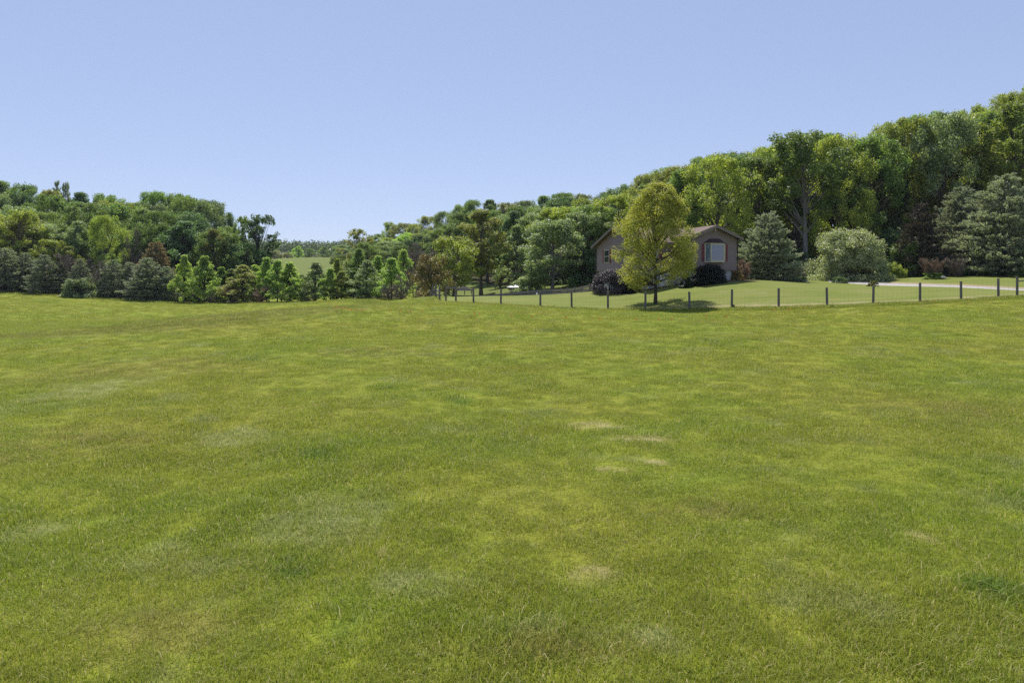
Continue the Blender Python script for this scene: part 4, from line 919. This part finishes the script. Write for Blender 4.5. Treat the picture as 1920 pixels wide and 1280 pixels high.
for px_ in (-1.25, 0.1, 1.3):
    for s in (-.8, .8): MB().tube([(px_, s, -.4), (px_, s, ez)], [.05, .05], 6).build('post', M['post'], she)
x = xz(1484.5, 71.6); ln = empty('garden_lantern', (x, 71.6, zz(517.5, 71.6))); tag(ln, 'garden lantern with white cone roof on a blue pedestal in the bed', 'lantern')
zb = hz(x, 71.6)-ln.location.z
MB().tube([(0, 0, zb-.1), (0, 0, .02), (0, 0, .1), (0, 0, .2), (0, 0, .26)], [.12, .10, .15, .16, .08], 12).build('pedestal', M['blue'], ln, True)
MB().tube([(0, 0, .262), (0, 0, .54)], [.14, .16], 8).build('housing', M['lampbody'], ln)
MB().tube([(0, 0, .542), (0, 0, .56), (0, 0, .70), (0, 0, .80)], [.24, .23, .08, .015], 12).build('roof', M['white'], ln)
def rock(px, py, Y, w, h, lab, mat='stone', cat='rock', name='rock'):
    x = xz(px, Y); r_ = np.random.default_rng(int(px)); mb = MB(); n = 10; rings = []
    P = [(0, 0, -.1), (0, 0, h*.15), (0, 0, h*.55), (0, 0, h*.9), (0, 0, h)]
    mb.tube(P, [w*.5, w*.52, w*.45, w*.25, w*.06], n)
    mb.v = [(a+r_.normal()*.04*w, b_+r_.normal()*.04*w, c+r_.normal()*.03*h) for a, b_, c in mb.v]
    o = mb.build(name, M[mat]); o.location = (x, Y, hz(x, Y)+.02); tag(o, lab, cat)
rock(1766, 521, 71.2, .75, .28, 'grey rock lying right of the reddish brown shrub')
rock(1450, 514, 72, .22, .6, 'small pale stone figure in shade left of the lantern', 'white', 'ornament', 'garden_ornament')
rock(1490, 514, 71.3, .16, .75, 'cream knob shaped ornament right of the lantern', 'cream', 'ornament', 'garden_ornament')
rock(1514, 529, 68, .5, .1, 'flat reddish stone on the lawn right of the garden bed', 'dirt')
x, Y = xz(1007, 74), 74.; o = MB().tube([(0, 0, -.1), (0, 0, .25), (0, 0, .3), (0, 0, .42)], [.09, .09, .12, .05], 10).build('yard_hydrant', M['white']); o.location = (x, Y, hz(x, Y)); tag(o, 'small white standpipe on the lawn in front of the board fence', 'standpipe')

# marker flags in the pasture
FL = [(626,577),(631,577),(640,579.5),(647,579),(652,580.5),(658,582),(666,582),(677,583),(729,585),(749,584),(768.5,584.5),(790,585),(888,588),(898,588),(958,594),(997,596),(1060,598),(1123,600),(1192,601),(1234,601),(1258,600),
      (1323,595),(1360,595.5),(1450,582),(1478,581),(1508,577)]
names = 'first second third fourth fifth sixth seventh eighth ninth tenth eleventh twelfth thirteenth fourteenth fifteenth sixteenth seventeenth eighteenth nineteenth twentieth twenty-first twenty-second twenty-third twenty-fourth twenty-fifth twenty-sixth'.split()
st = MB().tube([(0, 0, -.1), (0, 0, .42)], [.004, .004], 4).mesh('staff')
fm = MB().prism([(0, -.002, .33), (.10, .01, .34), (.09, -.01, .41), (0, -.002, .41)], [(0, .002, .33), (.10, .014, .34), (.09, -.006, .41), (0, .002, .41)]).mesh('flag')
for i, (px, py) in enumerate(FL):
    x, Y = hit(px, py+9, 20, 58); e = empty('marker_flag', (x, Y, hz(x, Y)), rf_.uniform(-.6, .6)); tag(e, 'small orange marker flag, %s from the left in the pasture row' % names[i], 'marker flag', 'orange marker flags in the pasture')
    mobj('staff', st, M['wire'], e); mobj('flag', fm, M['orange'], e)

# ------------------------------------------------------------------ air over the valley
HAZE = 0.00009
hz_me = MB().box(-2600, 2600, -900, 3000, float(GZ.min())-1, 88).mesh('haze')
hm = bpy.data.materials.new('haze'); hm.use_nodes = True; hm.node_tree.nodes.remove(hm.node_tree.nodes['Principled BSDF'])
pv = hm.node_tree.nodes.new('ShaderNodeVolumePrincipled'); pv.inputs['Density'].default_value = HAZE; pv.inputs['Color'].default_value = (.72, .84, 1, 1); pv.inputs['Anisotropy'].default_value = .2
hm.node_tree.links.new(pv.outputs[0], hm.node_tree.nodes['Material Output'].inputs['Volume'])
tag(mobj('haze', hz_me, hm), 'thin blue haze lying over the valley', 'haze', kind='stuff')

# ------------------------------------------------------------------ grass: blade tufts over the pasture
def tuft(seed, n, R, h, w, lying=.5):
    r = np.random.default_rng(seed); a = r.random(n)*2*PI; q = R*np.sqrt(r.random(n)); p = np.stack([q*np.cos(a), q*np.sin(a), np.full(n, -.01)], 1)
    d = r.random(n)*2*PI; dd = np.stack([np.cos(d), np.sin(d), np.zeros(n)], 1); L = h*r.uniform(.45, 1.3, n); tl = r.uniform(.15, 1, n)**1.2*lying*2
    up = np.array([0, 0, 1.])
    p1 = p+dd*(L*.3*tl)[:, None]+up*(L*.5)[:, None]; p2 = p+dd*(L*(.8*tl))[:, None]+up*(L*(1-.35*tl)).clip(.02)[:, None]
    s = np.stack([-np.sin(d+r.normal(size=n)*.6), np.cos(d), np.zeros(n)], 1)*w*.5
    v = np.stack([p-s, p+s, p1+s*.8, p1-s*.8, p2+s*.12, p2-s*.12], 1).reshape(-1, 3); b0 = np.arange(n)[:, None]*6
    f = np.concatenate([b0+np.array([[0, 1, 2, 3]]), b0+np.array([[3, 2, 4, 5]])]); bv = np.repeat(r.random(n), 6)
    me = np_mesh('tuft', v, f, {'bv': bv}); me.materials.append(M['blade']); return me
def scatter(name, pts, scl, rot, vi, variants, label, cat):
    vs = []
    for i, me in enumerate(variants):
        o = bpy.data.objects.new('grass_tuft_source', me); vs.append(o)
    me = bpy.data.meshes.new(name); me.vertices.add(len(pts)); me.vertices.foreach_set('co', np.asarray(pts, np.float32).ravel())
    for an, av in (('scl', scl), ('rot', rot)):
        a = me.attributes.new(an, 'FLOAT', 'POINT'); a.data.foreach_set('value', np.asarray(av, np.float32))
    a = me.attributes.new('vi', 'INT', 'POINT'); a.data.foreach_set('value', np.asarray(vi, np.int32))
    o = mobj(name, me, M['blade']); ng = bpy.data.node_groups.new(name, 'GeometryNodeTree')
    ng.interface.new_socket('Geometry', in_out='INPUT', socket_type='NodeSocketGeometry'); ng.interface.new_socket('Geometry', in_out='OUTPUT', socket_type='NodeSocketGeometry')
    N = ng.nodes; L = ng.links; gi = N.new('NodeGroupInput'); gout = N.new('NodeGroupOutput'); iop = N.new('GeometryNodeInstanceOnPoints'); iop.inputs['Pick Instance'].default_value = True
    g2i = N.new('GeometryNodeGeometryToInstance')
    for q in vs[::-1]:
        oi = N.new('GeometryNodeObjectInfo'); oi.inputs['Object'].default_value = q; L.new(oi.outputs['Geometry'], g2i.inputs[0])
    def na(nm, t='FLOAT'):
        x = N.new('GeometryNodeInputNamedAttribute'); x.data_type = t; x.inputs[0].default_value = nm; return x.outputs[0]
    cx = N.new('ShaderNodeCombineXYZ'); L.new(na('rot'), cx.inputs[2]); e2 = N.new('FunctionNodeEulerToRotation'); L.new(cx.outputs[0], e2.inputs[0])
    L.new(gi.outputs[0], iop.inputs['Points']); L.new(g2i.outputs[0], iop.inputs['Instance']); L.new(na('vi', 'INT'), iop.inputs['Instance Index'])
    L.new(e2.outputs[0], iop.inputs['Rotation']); L.new(na('scl'), iop.inputs['Scale']); L.new(iop.outputs[0], gout.inputs[0])
    md = o.modifiers.new('scatter', 'NODES'); md.node_group = ng
    return tag(o, label, cat, kind='stuff')
rg = np.random.default_rng(21)
NT = 34000
Ymax = 62; u = rg.random(NT); Yg = 4.2+(Ymax-4.2)*u**1.05      # density falls with distance
kx = rg.uniform(-.86, .86, NT); Xg = kx*Yg+rg.normal(size=NT)*.6
keep = Yg < fenceY(Xg/Yg)-.15
keep |= (Xg/Yg < -.125)
Xg, Yg = Xg[keep], Yg[keep]
sc = rg.uniform(.7, 1.25, len(Xg))*(1+.5*vnoise(Xg/3, Yg/3)+.4*vnoise(Xg/.9, Yg/.9))*(1+Yg/140)
for (x, y, rx, ry) in LUSH:
    k = ((Xg-x)/rx)**2+((Yg-y)/ry)**2 < 1.3; sc[k] *= 1.5
for (x, y, rx, ry) in DRY:
    k = ((Xg-x)/rx)**2+((Yg-y)/ry)**2 < .8; sc[k] *= .55
# a fringe of longer grass under the wires and along the far field edge
fk = rg.uniform(-.125, .86, 1500); fy = fenceY(fk)+rg.normal(size=1500)*.3-.35
ek = rg.uniform(-.9, -.14, 2600); ep = 960+ek*F; ey = np.interp(ep, [-200, 400, 600, 740], [118, 115.5, 110, 98])+rg.normal(size=2600)*1.2
Xa = np.concatenate([Xg, fk*fy, ek*ey]); Ya = np.concatenate([Yg, fy, ey]); sa = np.concatenate([sc, rg.uniform(1.2, 2.8, 1500), rg.uniform(2, 4.5, 2600)])
fu = rg.random(9000); fkx = rg.uniform(-.9, -.1, 9000); fY = 60+56*fu; fX = fkx*fY
Xa = np.concatenate([Xa, fX]); Ya = np.concatenate([Ya, fY]); sa = np.concatenate([sa, rg.uniform(1.2, 2.4, 9000)*(1+.6*vnoise(fX/5, fY/5))])
V6 = tuft(420, 30, .3, .15, .005, .85)
V5 = [tuft(400+i, 150, .27, (.066, .08, .052, .092, .07, .08)[i], .0052, (.5, .75, .6, .45, .9, .6)[i]) for i in range(6)]+[V6]
scatter('pasture_grass', np.stack([Xa, Ya, Hm(Xa, Ya)], 1), sa, rg.random(len(Xa))*6.28, np.where(rg.random(len(Xa)) < .09, 6, rg.integers(0, 6, len(Xa))), V5, 'short rough pasture grass covering the sloping field', 'grass')
